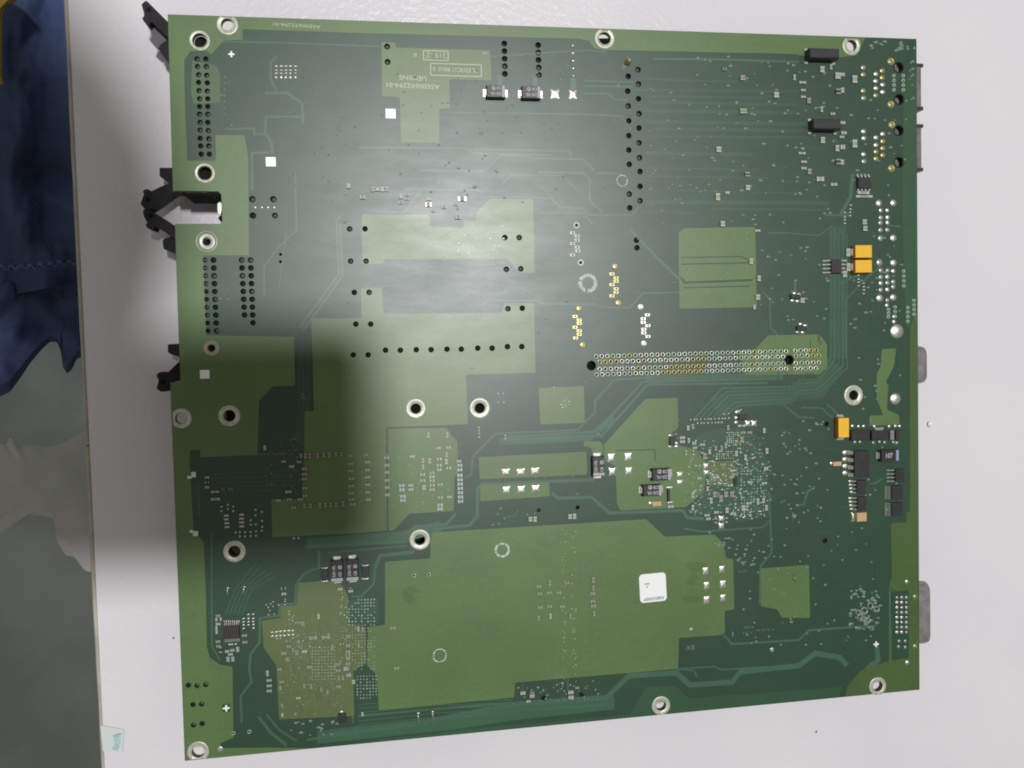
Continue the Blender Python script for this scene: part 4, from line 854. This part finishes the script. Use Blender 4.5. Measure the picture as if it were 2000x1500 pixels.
for (x, y) in Z(1290, 780, 8.696, [(555, 872), (560, 938), (710, 908), (912, 1062), (912, 1125), (1365, 903), (1355, 835), (1565, 935), (1568, 998), (1325, 1100), (1470, 1092), (1460, 1155), (1310, 1033), (918, 1372), (1018, 1370), (1118, 1368), (920, 1437), (1018, 1433), (1118, 1430), (1330, 620), (170, 620)]
                 ) + Z(1290, 900, 8.696, [(600, 500), (672, 497), (1275, 732), (1275, 797), (1470, 773), (1475, 838), (1525, 872), (1525, 937), (1362, 940), (1428, 938), (945, 983), (942, 1048), (1125, 972), (1122, 1040), (1460, 517), (990, 583)]): dot(VB, x, y, 1.8, .0003, sx=2.0)
for (x, y) in Z(320, 930, 4.411, [(497, 262), (552, 245), (597, 262), (553, 282), (497, 300), (598, 300), (790, 290), (845, 308), (790, 338), (748, 380), (748, 418), (845, 385), (793, 415), (847, 437), (655, 482), (700, 482), (748, 480), (795, 475), (843, 470), (655, 518), (700, 518), (748, 515), (795, 512), (620, 485), (1120, 535), (1160, 533)]): dot(VB, x, y, 2.4, .0003)
for (x, y) in Z(320, 930, 4.411, [(538, 340), (538, 372), (543, 405), (545, 438), (670, 332), (670, 366), (672, 398), (672, 432)]): pad(x, y, 10, 4, 'solder_pad', .0003)
for (x, y) in Z(320, 1150, 4.411, [(728, 222), (768, 220), (685, 258), (728, 257), (768, 256), (685, 287), (727, 285), (768, 283), (685, 312), (727, 312), (770, 310), (685, 343), (770, 340), (565, 480), (585, 480), (617, 478)]): pad(x, y, 5, 3.4, 'solder_pad', .0003)
for k in range(8): pad(438+4.2*k, 1214, 2.2, 5, 'solder_pad', .0003)
# round solder joints at the right: jacks and the two sockets
for (x, y) in Z(1400, 40, 4.411, [(1262, 405), (1262, 465), (1262, 605), (1265, 667), (1425, 432), (1372, 460), (1425, 492), (1370, 520), (1430, 552), (1372, 582), (1430, 615), (1370, 645), (1265, 955), (1268, 1013), (1265, 1152), (1268, 1213), (1430, 977), (1372, 1008), (1430, 1040), (1372, 1072), (1430, 1100), (1372, 1130), (1430, 1160), (1372, 1190)]): joint(x, y, 4.4, M_gold if rng.random() < .35 else M_vial_j if False else M_soldd if rng.random() < .3 else M_sold, .6, sx=1.15)
for (x, y, r) in Z(1400, 340, 4.411, [(1397, 250, 6.5), (1520, 248, 6.5), (1413, 312, 4), (1470, 312, 4), (1413, 375, 4.5), (1472, 373, 4.5), (1410, 420, 4.5), (1472, 418, 4.5), (1410, 482, 4.5), (1470, 480, 4.5), (1410, 553, 5.5), (1520, 550, 6.5), (1400, 762, 6.5), (1522, 765, 6.5), (1413, 830, 4.5), (1472, 830, 4), (1520, 835, 4.5),
                                  (1413, 888, 4.5), (1470, 886, 4.5), (1413, 940, 4.5), (1470, 937, 4.5), (1520, 928, 4.5), (1520, 972, 4.5), (1413, 998, 4.5), (1470, 995, 4.5), (1403, 1068, 7), (1520, 1062, 6.5), (1470, 1087, 4), (1467, 1130, 4), (1527, 1228, 3.5), (1527, 1273, 4)]): joint(x, y, r, M_sold if rng.random() < .6 else M_soldd, .6)
joint(1752, 647, 13, M_sold, .45, 'solder_blob'); joint(1749, 779, 10.5, M_sold, .45, 'solder_blob')
for (x, y) in Z(1400, 340, 4.411, [(1155, 268), (1152, 302), (1150, 330), (1150, 360), (1105, 332), (1103, 370), (1103, 395), (1103, 425), (1222, 872), (1222, 905), (1222, 930), (1222, 962), (1267, 940), (1267, 970), (1267, 998), (1267, 1030)]): dot(VB, x, y, 1.7, .0003, sx=2.1)
for i in range(8):
    for j in range(3):
        joint(1752+9.2*j, 1167+9.7*i, 3.4 if (i+j) % 3 else 2.8, M_sold if (i*j+i) % 3 else M_soldd, .7)
for (x, y, r, mt) in [(1771, 1136, 4, M_sold), (1787, 1165, 4, M_gold), (1787, 1262, 4, M_gold), (1772, 1294, 4.5, M_sold), (1756, 1252, 3, M_soldd), (1768, 1252, 3, M_soldd), (1755, 1263, 3, M_soldd), (1768, 1264, 3, M_soldd)]: joint(x, y, r, mt, .7)
for (x, y, n, d) in [(1746, 148, 4, 9.3), (1764, 148, 4, 9.3), (1765, 530, 4, 9.6), (1735, 605, 3, 7), (1748, 600, 3, 9), (1773, 601, 4, 9), (1785, 587, 4, 9)]:
    for k in range(n): ring(x, y+d*k, 3.4, 1.6, M_vial, 'plated_hole', .0001, 10, lip=False)
for (x, y) in [(809, 1124), (838, 1122), (456, 1432), (487, 1429)]: ring(x, y, 4, 2.3, M_vial, 'plated_hole', .0001, 12, lip=False); sq(x, y, 3.6, 3.6, M_hole, 'drill_hole', th=.00001)
for (a, c_) in [((445, 1149), (445, 1160)), ((477, 1147), (476, 1158)), ((817, 1394), (818, 1410)), ((845, 1391), (847, 1406))]:
    p, q = B(*a), B(*c_); b = MB(); b.tube([p+Vector((0, 0, -.0001)), p+Vector((0, 0, .0005)), q+Vector((0, 0, .0005)), q+Vector((0, 0, -.0001))], .00022, 8); b.build('wire_link', M_sold, board); joint(a[0], a[1], 2.4, M_sold, .5)
joint(430, 1463, 6, M_soldd, .4); joint(429, 1462, 3, M_sold, .8)
for (x, y) in [(498, 405), (511, 405), (523, 405), (535, 405)]: joint(x, y, 3.2, M_soldd, .5)

# scattered tented vias, test points and lamp glints built as dots
def inpoly_rand(poly, n, bm, r0, r1, sx=1.0, seed=0, h=.00006):
    r_ = random.Random(seed); xs = [p[0] for p in poly]; ys = [p[1] for p in poly]; k = 0; t = 0
    while k < n and t < n*30:
        t += 1; x = r_.uniform(min(xs), max(xs)); y = r_.uniform(min(ys), max(ys))
        if inside((x, y), poly): dot(bm, x, y, r_.uniform(r0, r1), h, sx=sx*r_.choice((1, 1, 1.4))); k += 1
def gridv(poly, dx, dy, keep, bm, r, seed=0, jit=.4, h=.00008):
    r_ = random.Random(seed); xs = [p[0] for p in poly]; ys = [p[1] for p in poly]; y = min(ys); j = 0
    while y < max(ys):
        x = min(xs)+ (j % 2)*0
        while x < max(xs):
            if r_.random() < keep and inside((x, y), poly): dot(bm, x+r_.uniform(-jit, jit), y+r_.uniform(-jit, jit)-.02*(x-min(xs)), r*r_.uniform(.8, 1.15), h)
            x += dx
        y += dy; j += 1
R4 = lambda a, b_, c_, d: [(a, b_), (c_, b_), (c_, d), (a, d)]
inpoly_rand(R4(1270, 110, 1640, 440), 150, VS, 1.4, 2.4, 1.3, 1)
inpoly_rand(R4(1480, 460, 1740, 640), 50, VS, 1.4, 2.3, 1.3, 2)
inpoly_rand(R4(1500, 820, 1620, 1020), 60, VS, 1.3, 2.3, 1.2, 3)
inpoly_rand(R4(1440, 1030, 1730, 1260), 60, VS, 1.2, 2.1, 1.2, 4)
inpoly_rand([(1370, 1040), (1400, 1040), (1500, 1080), (1480, 1120), (1430, 1090)], 34, VS, 1.3, 2.2, 1.4, 5)
inpoly_rand(R4(1660, 150, 1770, 1020), 60, VS, 1.3, 2.3, 1.3, 6)
inpoly_rand(R4(560, 100, 1230, 400), 110, VS, 1.2, 2.4, 1.4, 7)
inpoly_rand(R4(420, 120, 700, 600), 46, VS, 1.3, 2.3, 1.2, 8)
inpoly_rand(R4(1050, 540, 1330, 760), 20, VS, 1.3, 2.2, 1.2, 9)
inpoly_rand(R4(940, 840, 1170, 1030), 34, VS, 1.4, 2.4, 1.2, 10)
inpoly_rand(R4(1060, 1040, 1090, 1370), 22, VS, .9, 1.4, 1, 11)
for xx in (1088, 1100, 1121, 1143, 1165): inpoly_rand(R4(xx-4, 1030, xx+5, 1370), 44, VL if xx in (1121, 1100) else VS, .8, 1.3, 1, xx, .00005)
inpoly_rand(R4(1335, 855, 1500, 1010), 150, VS, 1.3, 2.1, 1.3, 12); inpoly_rand(R4(1345, 860, 1500, 1015), 105, VB, .9, 1.6, 1.6, 13, .00015)
gridv(R4(1420, 845, 1448, 870), 4.2, 4.0, .85, VL, 1.5, 14); gridv(R4(1400, 882, 1432, 898), 4.5, 4.5, .9, VB, 1.3, 15); gridv(R4(1448, 915, 1495, 1010), 6.3, 5.6, .62, VL, 1.5, 16, 1.0)
inpoly_rand(R4(1380, 900, 1440, 950), 34, VL, 1.0, 1.7, 1.5, 17)
gridv([(676, 1190), (700, 1172), (732, 1172), (735, 1218), (680, 1222)], 6.1, 6.1, .72, VL, 1.6, 18); gridv(R4(676, 1222, 735, 1310), 6.1, 6.1, .62, VL, 1.4, 19); gridv([(692, 1318), (735, 1315), (737, 1362), (694, 1368)], 6.1, 6.1, .75, VL, 1.5, 20)
gridv(R4(610, 1265, 655, 1330), 6.2, 6.2, .95, VL, 1.4, 21, .2); gridv(R4(560, 1215, 670, 1290), 6.2, 6.2, .5, VS, 1.5, 22, .8); gridv(R4(570, 1260, 675, 1365), 6.2, 6.2, .45, VS, 1.4, 23, .8)
inpoly_rand(R4(548, 1200, 680, 1395), 110, VS, 1.1, 1.8, 1, 24); inpoly_rand(R4(560, 1235, 670, 1345), 44, VB, .8, 1.4, 1.2, 25, .0002); inpoly_rand(R4(664, 1170, 684, 1300), 30, VL, 1.2, 1.7, 1, 26)
inpoly_rand(R4(520, 850, 620, 975), 70, VS, .8, 1.5, 1.1, 27); inpoly_rand(R4(700, 880, 735, 985), 34, VL, .8, 1.3, 1.1, 28, .0001); inpoly_rand(R4(745, 850, 905, 1000), 60, VL, .9, 1.5, 1.2, 29, .00012)
inpoly_rand(R4(1305, 800, 1325, 885), 16, VS, 1.4, 2.2, 1.2, 30); inpoly_rand(R4(1190, 890, 1215, 990), 12, VS, .9, 1.3, 1, 31)
for k in range(7): dot(VS, 439-.2*k, 150+12.3*k, 2.4)
gridv(R4(1343, 458, 1470, 600), 13, 12.5, .5, VL, 1.0, 32, 1.5); inpoly_rand(R4(1092, 776, 1114, 798), 14, VL, 1.3, 1.9, 1.1, 33)
inpoly_rand(R4(862, 440, 985, 508), 110, VB, .5, 1.1, 1.8, 34, .00003)  # bright solder dots painting the lamp's glitter on the mask
for (x, y) in [(973, 769), (983, 769), (973, 786), (984, 786), (935, 835), (936, 841), (936, 847), (936, 854), (987, 851), (987, 857), (1082, 757)]: dot(VL, x, y, 2.4)
inpoly_rand(R4(1660, 1150, 1720, 1230), 60, VS, 1.4, 3.0, 1.3, 35, .0001); inpoly_rand(R4(1010, 1330, 1180, 1365), 24, VS, 1.4, 2.2, 1, 36)
for y0 in (40, 54, 60): pass
inpoly_rand([(1700, 80), (1788, 82), (1788, 110), (1700, 95)], 26, VS, 1.6, 2.6, 1.1, 37); inpoly_rand(R4(1776, 105, 1788, 200), 12, VS, 1.6, 2.4, 1.1, 38)
inpoly_rand(R4(1700, 1155, 1715, 1160), 2, VS, 1.4, 2.2, 1, 39); inpoly_rand(R4(560, 1405, 660, 1440), 16, VS, 1.4, 2.4, 1.6, 40)
# worn copper marks in the lower right cluster
for (x, y, r) in [(1688, 1193, 7), (1700, 1183, 6), (1712, 1190, 6), (1680, 1206, 6), (1694, 1212, 6), (1676, 1196, 5), (1705, 1170, 4)]: worn = ring(x, y, r, r*.72, M_soldd, 'worn_copper_loop', .00006, 14, lip=False)
VS.build('tented_vias', M_via, board, kind='stuff'); VL.build('bare_vias', M_vial, board, kind='stuff'); VB.build('tinned_vias_and_glints', M_sold, board, kind='stuff')

# ---- lettering etched in the copper (upside down in the photo)
PI = math.pi
text('SIEMENS', 806.5, 152.5, 9, 54, PI-.02, M_etch, board, z=ZP+.00003, bold=.012)
text('A5E00692294-01', 807, 168, 9.5, 104, PI-.02, M_etch, board, z=ZP+.00003, bold=.012)
text('219 -Z', 851, 108, 10, 39, PI-.02, M_etch, board, z=ZP+.00003)
text('ML E310C11 94V-0  0', 890, 136.5, 9, 88, PI-.02, M_etch, board, z=ZP+.00003, bold=.01)
text('A5E00692294-01', 580, 50, 7, 92, PI-.03, M_etch, board, z=ZP+.00003)
text('8', 811, 107, 8, 6, 0, M_etch, board, z=ZP+.00003)
text('50', 947, 104, 5, 9, 0, M_etch, board, z=ZP+.00003)
def frame_px(x0, y0, x1, y1, sk, w_=2):
    c = [(x0, y0), (x1, y0+sk), (x1, y1+sk), (x0, y1), (x0, y0)]
    for a, c_ in zip(c, c[1:]): ribbon([a, c_], w_, M_etch, ZP*.6, ZP+.00004, 'etched_frame')
frame_px(827, 99, 875, 117, 1.5); frame_px(841, 124, 940, 147, 3)
M_faint = mat('faint_print', (.10, .18, .12), .5)
for (s_, x, y, h_, w_, r_) in [('R4', 1014, 108, 4, 14, 0), ('R5', 1081, 110, 4, 12, 0), ('C14', 1450, 1097, 4, 16, PI), ('C13', 1450, 1116, 4, 16, PI), ('R206', 1462, 1225, 4, 20, PI), ('C31', 1460, 1236, 4, 17, PI),
    ('R1 R2 R5 R6', 1494, 1230, 4, 34, PI), ('1', 1431, 1238, 8, 3, 0), ('X8', 1348, 1265, 9, 17, 0), ('U5', 1528, 1160, 10, 9, PI/2), ('XX2', 777, 525, 4, 20, 0), ('X21', 777, 541, 4, 20, 0), ('L12', 974, 549, 4, 18, 0), ('L13', 974, 565, 4, 18, 0),
    ('D500', 1113, 211, 4, 20, 0), ('R3116', 1113, 236, 4, 24, 0), ('J4', 592, 774, 9, 13, PI/2), ('ROUTE', 1428, 748, 3, 28, 0), ('TP', 921, 720, 4, 11, 0), ('A5E006922', 388, 975, 3.5, 70, PI/2), ('C6', 1345, 833, 3, 10, 0)]:
    text(s_, x, y, h_, w_, r_, M_faint if y > 600 else M_via, board, z=ZP+.00002)

# ---- the white serial label
def label():
    x0, y0 = 1275, 1147.5; p = B(x0, y0); k = sc(x0, y0); W, H = 26*k, 27*k; r = 7*k; pts = []
    for cx, cy, a0 in ((W-r, H-r, 0), (-W+r, H-r, 90), (-W+r, -H+r, 180), (W-r, -H+r, 270)):
        for i in range(7): a = math.radians(a0+15*i); pts.append((cx+r*math.cos(a), cy+r*math.sin(a)))
    b = MB(); b.prism(pts, ZP*.5, ZP+.00012)
    o = b.build('label', M_lab, board, (p.x, p.y, 0), rot=.03, label='white square label with rounded corners and a small printed number'); 
    o.rotation_euler[2] = .03
    def add(me, dx, dy, r_=0): 
        q = link('printed_mark', me, o, (dx*k, -dy*k, ZP+.00015), r_)
    cu = bpy.data.curves.new('t', 'FONT'); cu.body = 'A26033334209'; cu.align_x = 'CENTER'; cu.align_y = 'CENTER'; cu.size = 1; cu.offset = .01
    me = curve_mesh(cu); xs = [v.co.x for v in me.vertices]; ys = [v.co.y for v in me.vertices]
    me.transform(Matrix.Diagonal((40*k/(max(xs)-min(xs)), 6.0*k/(max(ys)-min(ys)), 1, 1)) @ Matrix.Translation((-(max(xs)+min(xs))/2, -(max(ys)+min(ys))/2, 0)))
    me.materials.clear(); me.materials.append(M_ink); add(me, 1, 21, PI)
    t = MB(); t.box(-5*k, 2.2*k, 0, 5*k, 3.2*k, .00002); t.prism([(-3.5*k, 1.4*k), (-1*k, 1.4*k), (-2.2*k, -.6*k)], 0, .00002); t.prism([(1*k, 1.4*k), (3.5*k, 1.4*k), (2.2*k, -.6*k)], 0, .00002); t.prism([(-1.6*k, -2.6*k), (1.6*k, -2.6*k), (0, -6*k)], 0, .00002)
    add(t.mesh('printed_mark', [M_ink]), -11.5, -6)
label()

# ---- connectors on the far side of the board, and black blocks standing for shade
def under(name, px, z_top, z_bot, mt, label=None, zc=None):
    pts = [(B(x, y, 0).x, B(x, y, 0).y) for x, y in px]; b = MB(); b.prism(pts, z_bot, z_top); return b.build(name, mt, board, label=label)
hs1 = under('header_housing', [(352, 94), (428, 94), (433, 318), (356, 322)], -TH-.0001, -.0115, M_hdark)
hs2 = under('header_housing', [(362, 492), (510, 492), (520, 660), (372, 662)], -TH-.0001, -.0115, M_hdark)
under('slot_connector', [(1143, 680), (1610, 672), (1612, 732), (1145, 744)], -TH-.0001, -.012, M_hdark)
under('card_connector', [(970, 70), (1265, 70), (1265, 500), (970, 420)], -TH-.0001, -.010, M_hdark)
under('heat_sink', [(670, 430), (1060, 430), (1062, 840), (672, 850)], -TH-.0001, -.012, M_hdark)
under('terminal_block', [(362, 1325), (410, 1323), (412, 1428), (366, 1430)], -TH-.0001, -.010, M_hdark)
under('hole_shade_block', [(780, 760), (980, 760), (980, 1090), (780, 1090)], -.0125, -.0195, M_hdark)  # black block paints the under-board shade seen through mounting holes
under('underside_block', [(1600, 740), (1700, 740), (1700, 1060), (1600, 1060)], -TH-.0001, -.011, M_hdark)  # also stands for the under-board shade inside a mounting hole
under('underside_block', [(1030, 980), (1150, 975), (1150, 1000), (1030, 1000)], -TH-.0001, -.009, M_hdark)
under('underside_block', [(1040, 1340), (1160, 1335), (1160, 1372), (1040, 1378)], -TH-.0001, -.006, M_hdark)
under('mezzanine_board', [(425, 700), (620, 700), (620, 1105), (430, 1105)], -.012, -.0135, mat('brown_board', (.05, .04, .025), .6))
def silhouette(name, px, z, th, mt, parent, label=None, hole=None):
    pts = [(B(x, y, z).x, B(x, y, z).y) for x, y in px]; b = MB(); b.prism(pts, z-th, z)
    o = b.build(name, mt, parent, label=label)
    if hole:
        for (hx, hy, hr) in hole:
            p = B(hx, hy, z); k = sc(hx, hy, z)*hr; t = MB(); t.lathe([(k, z+.00002), (k*1.15, z+.0003), (k*1.3, z+.00001)], 14, c=(p.x, p.y)); t.lathe([(k, z+.00002), (.00001, z+.00001)], 14, 1, c=(p.x, p.y)); t.build('pivot_hole', [mt, M_hdark], o)
    return o
Zl = -.0065
A_ = Z(260, 0, 11.54, [(285, 15), (190, 95), (215, 200), (245, 290), (245, 365), (205, 410), (225, 460), (330, 570), (375, 560), (385, 510), (420, 490), (500, 575), (700, 770), (860, 900), (900, 600), (755, 465), (330, 40)])
silhouette('latch_lever', A_, Zl, .006, M_blk2, board, 'dark latch lever poking out at the upper left corner', [(290.5, 19.2, 4)])
silhouette('latch_base', Z(260, 0, 11.54, [(620, 1000), (560, 1090), (610, 1110), (625, 1200), (700, 1280), (780, 1300), (1000, 1300), (1000, 900), (760, 900)]), -.008, .008, M_blk2, board)
M_clear = mat('smoky_plastic', (.13, .13, .14), .2)
silhouette('latch_hook', Z(260, 0, 11.54, [(500, 590), (410, 690), (450, 830), (405, 950), (500, 1050), (560, 1100), (900, 1100), (900, 760)]), -.010, .006, M_clear, board)
Bq = Z(265, 310, 7.9, [(75, 695), (130, 540), (108, 510), (130, 480), (180, 467), (245, 500), (400, 425), (500, 385), (575, 365), (700, 380), (700, 520), (590, 530), (380, 680), (230, 780), (140, 780)])
silhouette('latch_lever', Bq, Zl, .006, M_blk2, board, 'dark latch lever above the notch, slanting up towards the board', [(289, 389.5, 4)])
silhouette('latch_base', Z(265, 310, 7.9, [(368, 140), (700, 140), (700, 400), (560, 385), (500, 370), (450, 320), (370, 270)]), -.009, .008, M_blk2, board)
Cq = Z(265, 310, 7.9, [(140, 770), (110, 810), (130, 900), (180, 990), (150, 1020), (180, 1070), (270, 1100), (290, 1040), (450, 1130), (560, 1210), (700, 1290), (720, 1100), (590, 1030), (400, 900), (230, 795), (200, 770)])
silhouette('latch_lever', Cq, Zl-.0004, .006, M_blk2, board, 'dark latch lever below the notch, slanting down towards the board', [(295, 421.5, 4)])
silhouette('latch_base', Z(265, 310, 7.9, [(415, 1270), (430, 1390), (500, 1420), (600, 1465), (720, 1465), (720, 1190), (560, 1190), (440, 1240)]), -.009, .008, M_blk2, board)
Dq = Z(270, 560, 5.357, [(440, 770), (520, 760), (520, 900), (440, 930), (390, 990), (330, 1000), (335, 1060), (295, 1095), (240, 1100), (195, 1070), (198, 1035), (210, 1000), (212, 970), (190, 935), (205, 905), (240, 890), (280, 910), (290, 915), (385, 825)])
silhouette('latch_lever', Dq, -.0022, .006, M_blk2, board, 'dark latch lever in the shade, lowest at the left edge', [(318.5, 746.5, 4)])
silhouette('latch_base', Z(270, 560, 5.357, [(310, 602), (520, 590), (520, 760), (430, 735), (325, 700), (310, 680)]), -.009, .008, M_blk2, board)
# small solder crumbs and a dark post at the inner end of the notch
silhouette('metal_clip', Z(265, 310, 7.9, [(1265, 690), (1300, 665), (1325, 700), (1325, 800), (1310, 860), (1270, 845), (1262, 740)]), -.0015, .002, M_sold, board)
silhouette('metal_clip', Z(265, 310, 7.9, [(1165, 555), (1260, 552), (1270, 580), (1215, 600), (1180, 580)]), -.004, .001, M_sold, board)
silhouette('corner_post', Z(265, 310, 7.9, [(1330, 870), (1300, 880), (1270, 920), (1320, 980), (1360, 960)]), -.0022, .01, M_hdark, board)
under('header_shroud', [(357, 374.5), (433, 375), (433, 381), (357, 380)], -TH-.0001, -.015, M_hdark)
# metal shells sticking out at the right edge
def shell(y0, y1, xo, z0, z1, mt, r=.0015, label=None, name='connector_shell', taper=0.0):
    zc = (z0+z1)/2; a = B(1788, y0, z1); c_ = B(1788, y1, z1); xo_ = B(xo, (y0+y1)/2, z1).x; yb, yt = c_.y, a.y; b = MB(); prof = []
    for (cy, cz, a0) in ((yt-r, z1-r, 0), (yb+r, z1-r, 90), (yb+r+taper, z0+r, 180), (yt-r-taper, z0+r, 270)):
        for i in range(5): t = math.radians(a0+22.5*i); prof.append((cy+r*math.cos(t), cz+r*math.sin(t)))
    n = len(prof); x0 = a.x-.012; xs = [(x0, 0), (xo_-r*.6, 0), (xo_-r*.15, .0003), (xo_, .0009)]
    cy0, cz0 = (yb+yt)/2, zc; vs = []; fs = []
    for (xx, ins) in xs:
        for (py, pz) in prof:
            d = Vector((py-cy0, pz-cz0)); L_ = d.length; d = d*((L_-ins)/L_); vs.append((xx, cy0+d.x, cz0+d.y))
    for k in range(len(xs)-1):
        for i in range(n): j = (i+1) % n; fs.append([k*n+i, k*n+j, (k+1)*n+j, (k+1)*n+i])
    fs.append([3*n+i for i in range(n)]); b.add(vs, fs, 0, True)
    return b.build(name, mt, board, label=label)
shell(128, 213, 1800, -.0145, -.0024, M_shell, .0006, 'metal network jack at the upper right edge'); shell(246, 332, 1800.5, -.0145, -.0024, M_shell, .0006, 'second metal network jack, below the upper one')
M_shd = mat('dark_nickel', (.06, .05, .05), .4, .4)
for y in (128.5, 212.5, 246.5, 331.5):
    p = B(1796, y, -.003); b = MB(); b.box(p.x-.003, p.y-.0006, -.013, p.x+.0011, p.y+.0006, -.0022, 0, .0002); b.build('shield_spring', M_shd, board)
shell(676, 750, 1812.5, -.0125, -.0045, M_shell, .0028, 'small metal socket shell at the middle of the right edge', taper=.0015)
shell(1140, 1263, 1818.5, -.0135, -.0035, M_shell, .0028, 'large metal socket shell at the lower right edge', taper=.001)
# feet that carry the board above the table
for (x, y) in [(500, 200), (520, 1300), (1500, 250), (1560, 1180), (1000, 950)]:
    p = B(x, y); b = MB(); b.lathe([(.00001, -TH), (.004, -TH), (.004, -HB), (.00001, -HB)], 12); b.build('tall_component', M_hdark, board, (p.x, p.y, 0))

# ------------------------------------------------------------------ the phone that takes the picture and the arm that holds it (they cast the shadow)
def toward_lamp(x, y, z):
    p = B(x, y); return p+(LP-p)*(z/LP.z)
def phone_and_arm():
    zc = C0.z+.0025
    a = toward_lamp(730, 634, zc); c_ = toward_lamp(730, 1088, zc); xr = a.x; yt = a.y; yb = c_.y; W = .160; r = .009
    cx, cy = xr-W/2, (yt+yb)/2; hw, hh = W/2, (yt-yb)/2; pts = []
    for sx, sy, a0 in ((1, 1, 0), (-1, 1, 90), (-1, -1, 180), (1, -1, 270)):
        for i in range(7): t = math.radians(a0+15*i); pts.append((sx*(hw-r)+r*math.cos(t), sy*(hh-r)+r*math.sin(t)))
    root = link('smartphone', None, None, (cx, cy, zc+HB), label='dark smartphone held flat over the board, casting its shadow at left', cat='phone')
    b = MB(); b.prism(pts, 0, .0078, 0, .0006); b.build('phone_body', mat('phone_black', (.02, .02, .022), .3), root)
    b = MB(); b.prism([(x*.95, y*.93) for x, y in pts], .0079, .0081); b.build('screen', mat('screen_glass', (.01, .01, .012), .1), root)
    # arm and hand
    hx = cx-hw+.02; sk = bpy.data.materials.new('skin'); sk.use_nodes = True; sk.node_tree.nodes['Principled BSDF'].inputs['Base Color'].default_value = (.42, .26, .18, 1)
    per = link('person', None, None, (hx-.05, cy, zc+HB), label='arm in a dark sleeve holding the phone, out of view and shaped to shade the table at left', cat='person')
    def skin(name, chains, mt, sub=2):
        vs = []; es = []; rad = []
        for ch in chains:
            base = None
            for i, (p, r_) in enumerate(ch):
                if i == 0 and isinstance(p, int): base = p; continue
                vs.append(p); rad.append(r_); idx = len(vs)-1
                if base is not None: es.append((base, idx))
                base = idx
        me = bpy.data.meshes.new(name); me.from_pydata(vs, es, []); me.materials.append(mt)
        o = link(name, me, per)
        md = o.modifiers.new('skin', 'SKIN'); me.skin_vertices.new() if not me.skin_vertices else None
        for i, r_ in enumerate(rad): me.skin_vertices[0].data[i].radius = (r_, r_)
        me.skin_vertices[0].data[0].use_root = True
        s2 = o.modifiers.new('sub', 'SUBSURF'); s2.levels = s2.render_levels = sub; md.use_smooth_shade = True
        return o
    zt = .014                                        # hand wraps the phone's left end: palm above, fingertips below the rim
    palm = [((-.010, .020, zt), .017), ((.022, .012, zt), .020), ((.048, .006, zt), .018)]
    ch = [palm]
    ch.append([(2, 0)] + [((.066, .026, zt+.004), .009), ((.085, .036, zt+.002), .0085), ((.098, .041, .006), .008)])
    for k, (yy, ln) in enumerate([(.020, 1.0), (.006, 1.08), (-.008, 1.0), (-.021, .85)]):
        ch.append([(2, 0)] + [((.060+.012*ln, yy, zt+.003), .0090), ((.060+.034*ln, yy*1.1, zt+.002), .0084), ((.060+.050*ln, yy*1.15, zt-.003), .0078)])
    skin('hand', ch, sk)
    # sleeve: unseen forearm, shaped to cast the head and torso shadow at upper left
    S = [toward_lamp(x, y, zc+.03+dz) for x, y, dz in ((110, 760, -.01), (55, 590, 0), (35, 430, .01), (-15, 260, .03), (-180, 70, .05), (-430, -140, .08))]
    org = Vector((hx-.05, cy, zc)); b = MB(); P = [q-org for q in S]; N = 26; path = []
    for i in range(len(P)-1):
        p0, p1, p2, p3 = P[max(i-1, 0)], P[i], P[i+1], P[min(i+2, len(P)-1)]
        for k in range(6): t = k/6; path.append(.5*((2*p1)+(p2-p0)*t+(2*p0-5*p1+4*p2-p3)*t*t+(3*p1-p0-3*p2+p3)*t**3))
    path.append(P[-1]); rr = [.024+.013*min(1, i/12)+.0015*math.sin(i*1.7) for i in range(len(path))]
    b.tube(path, rr, 20); b.build('sleeve', mat('dark_sleeve', (.05, .05, .06), .9, var=.2, vscale=60), per)
phone_and_arm()
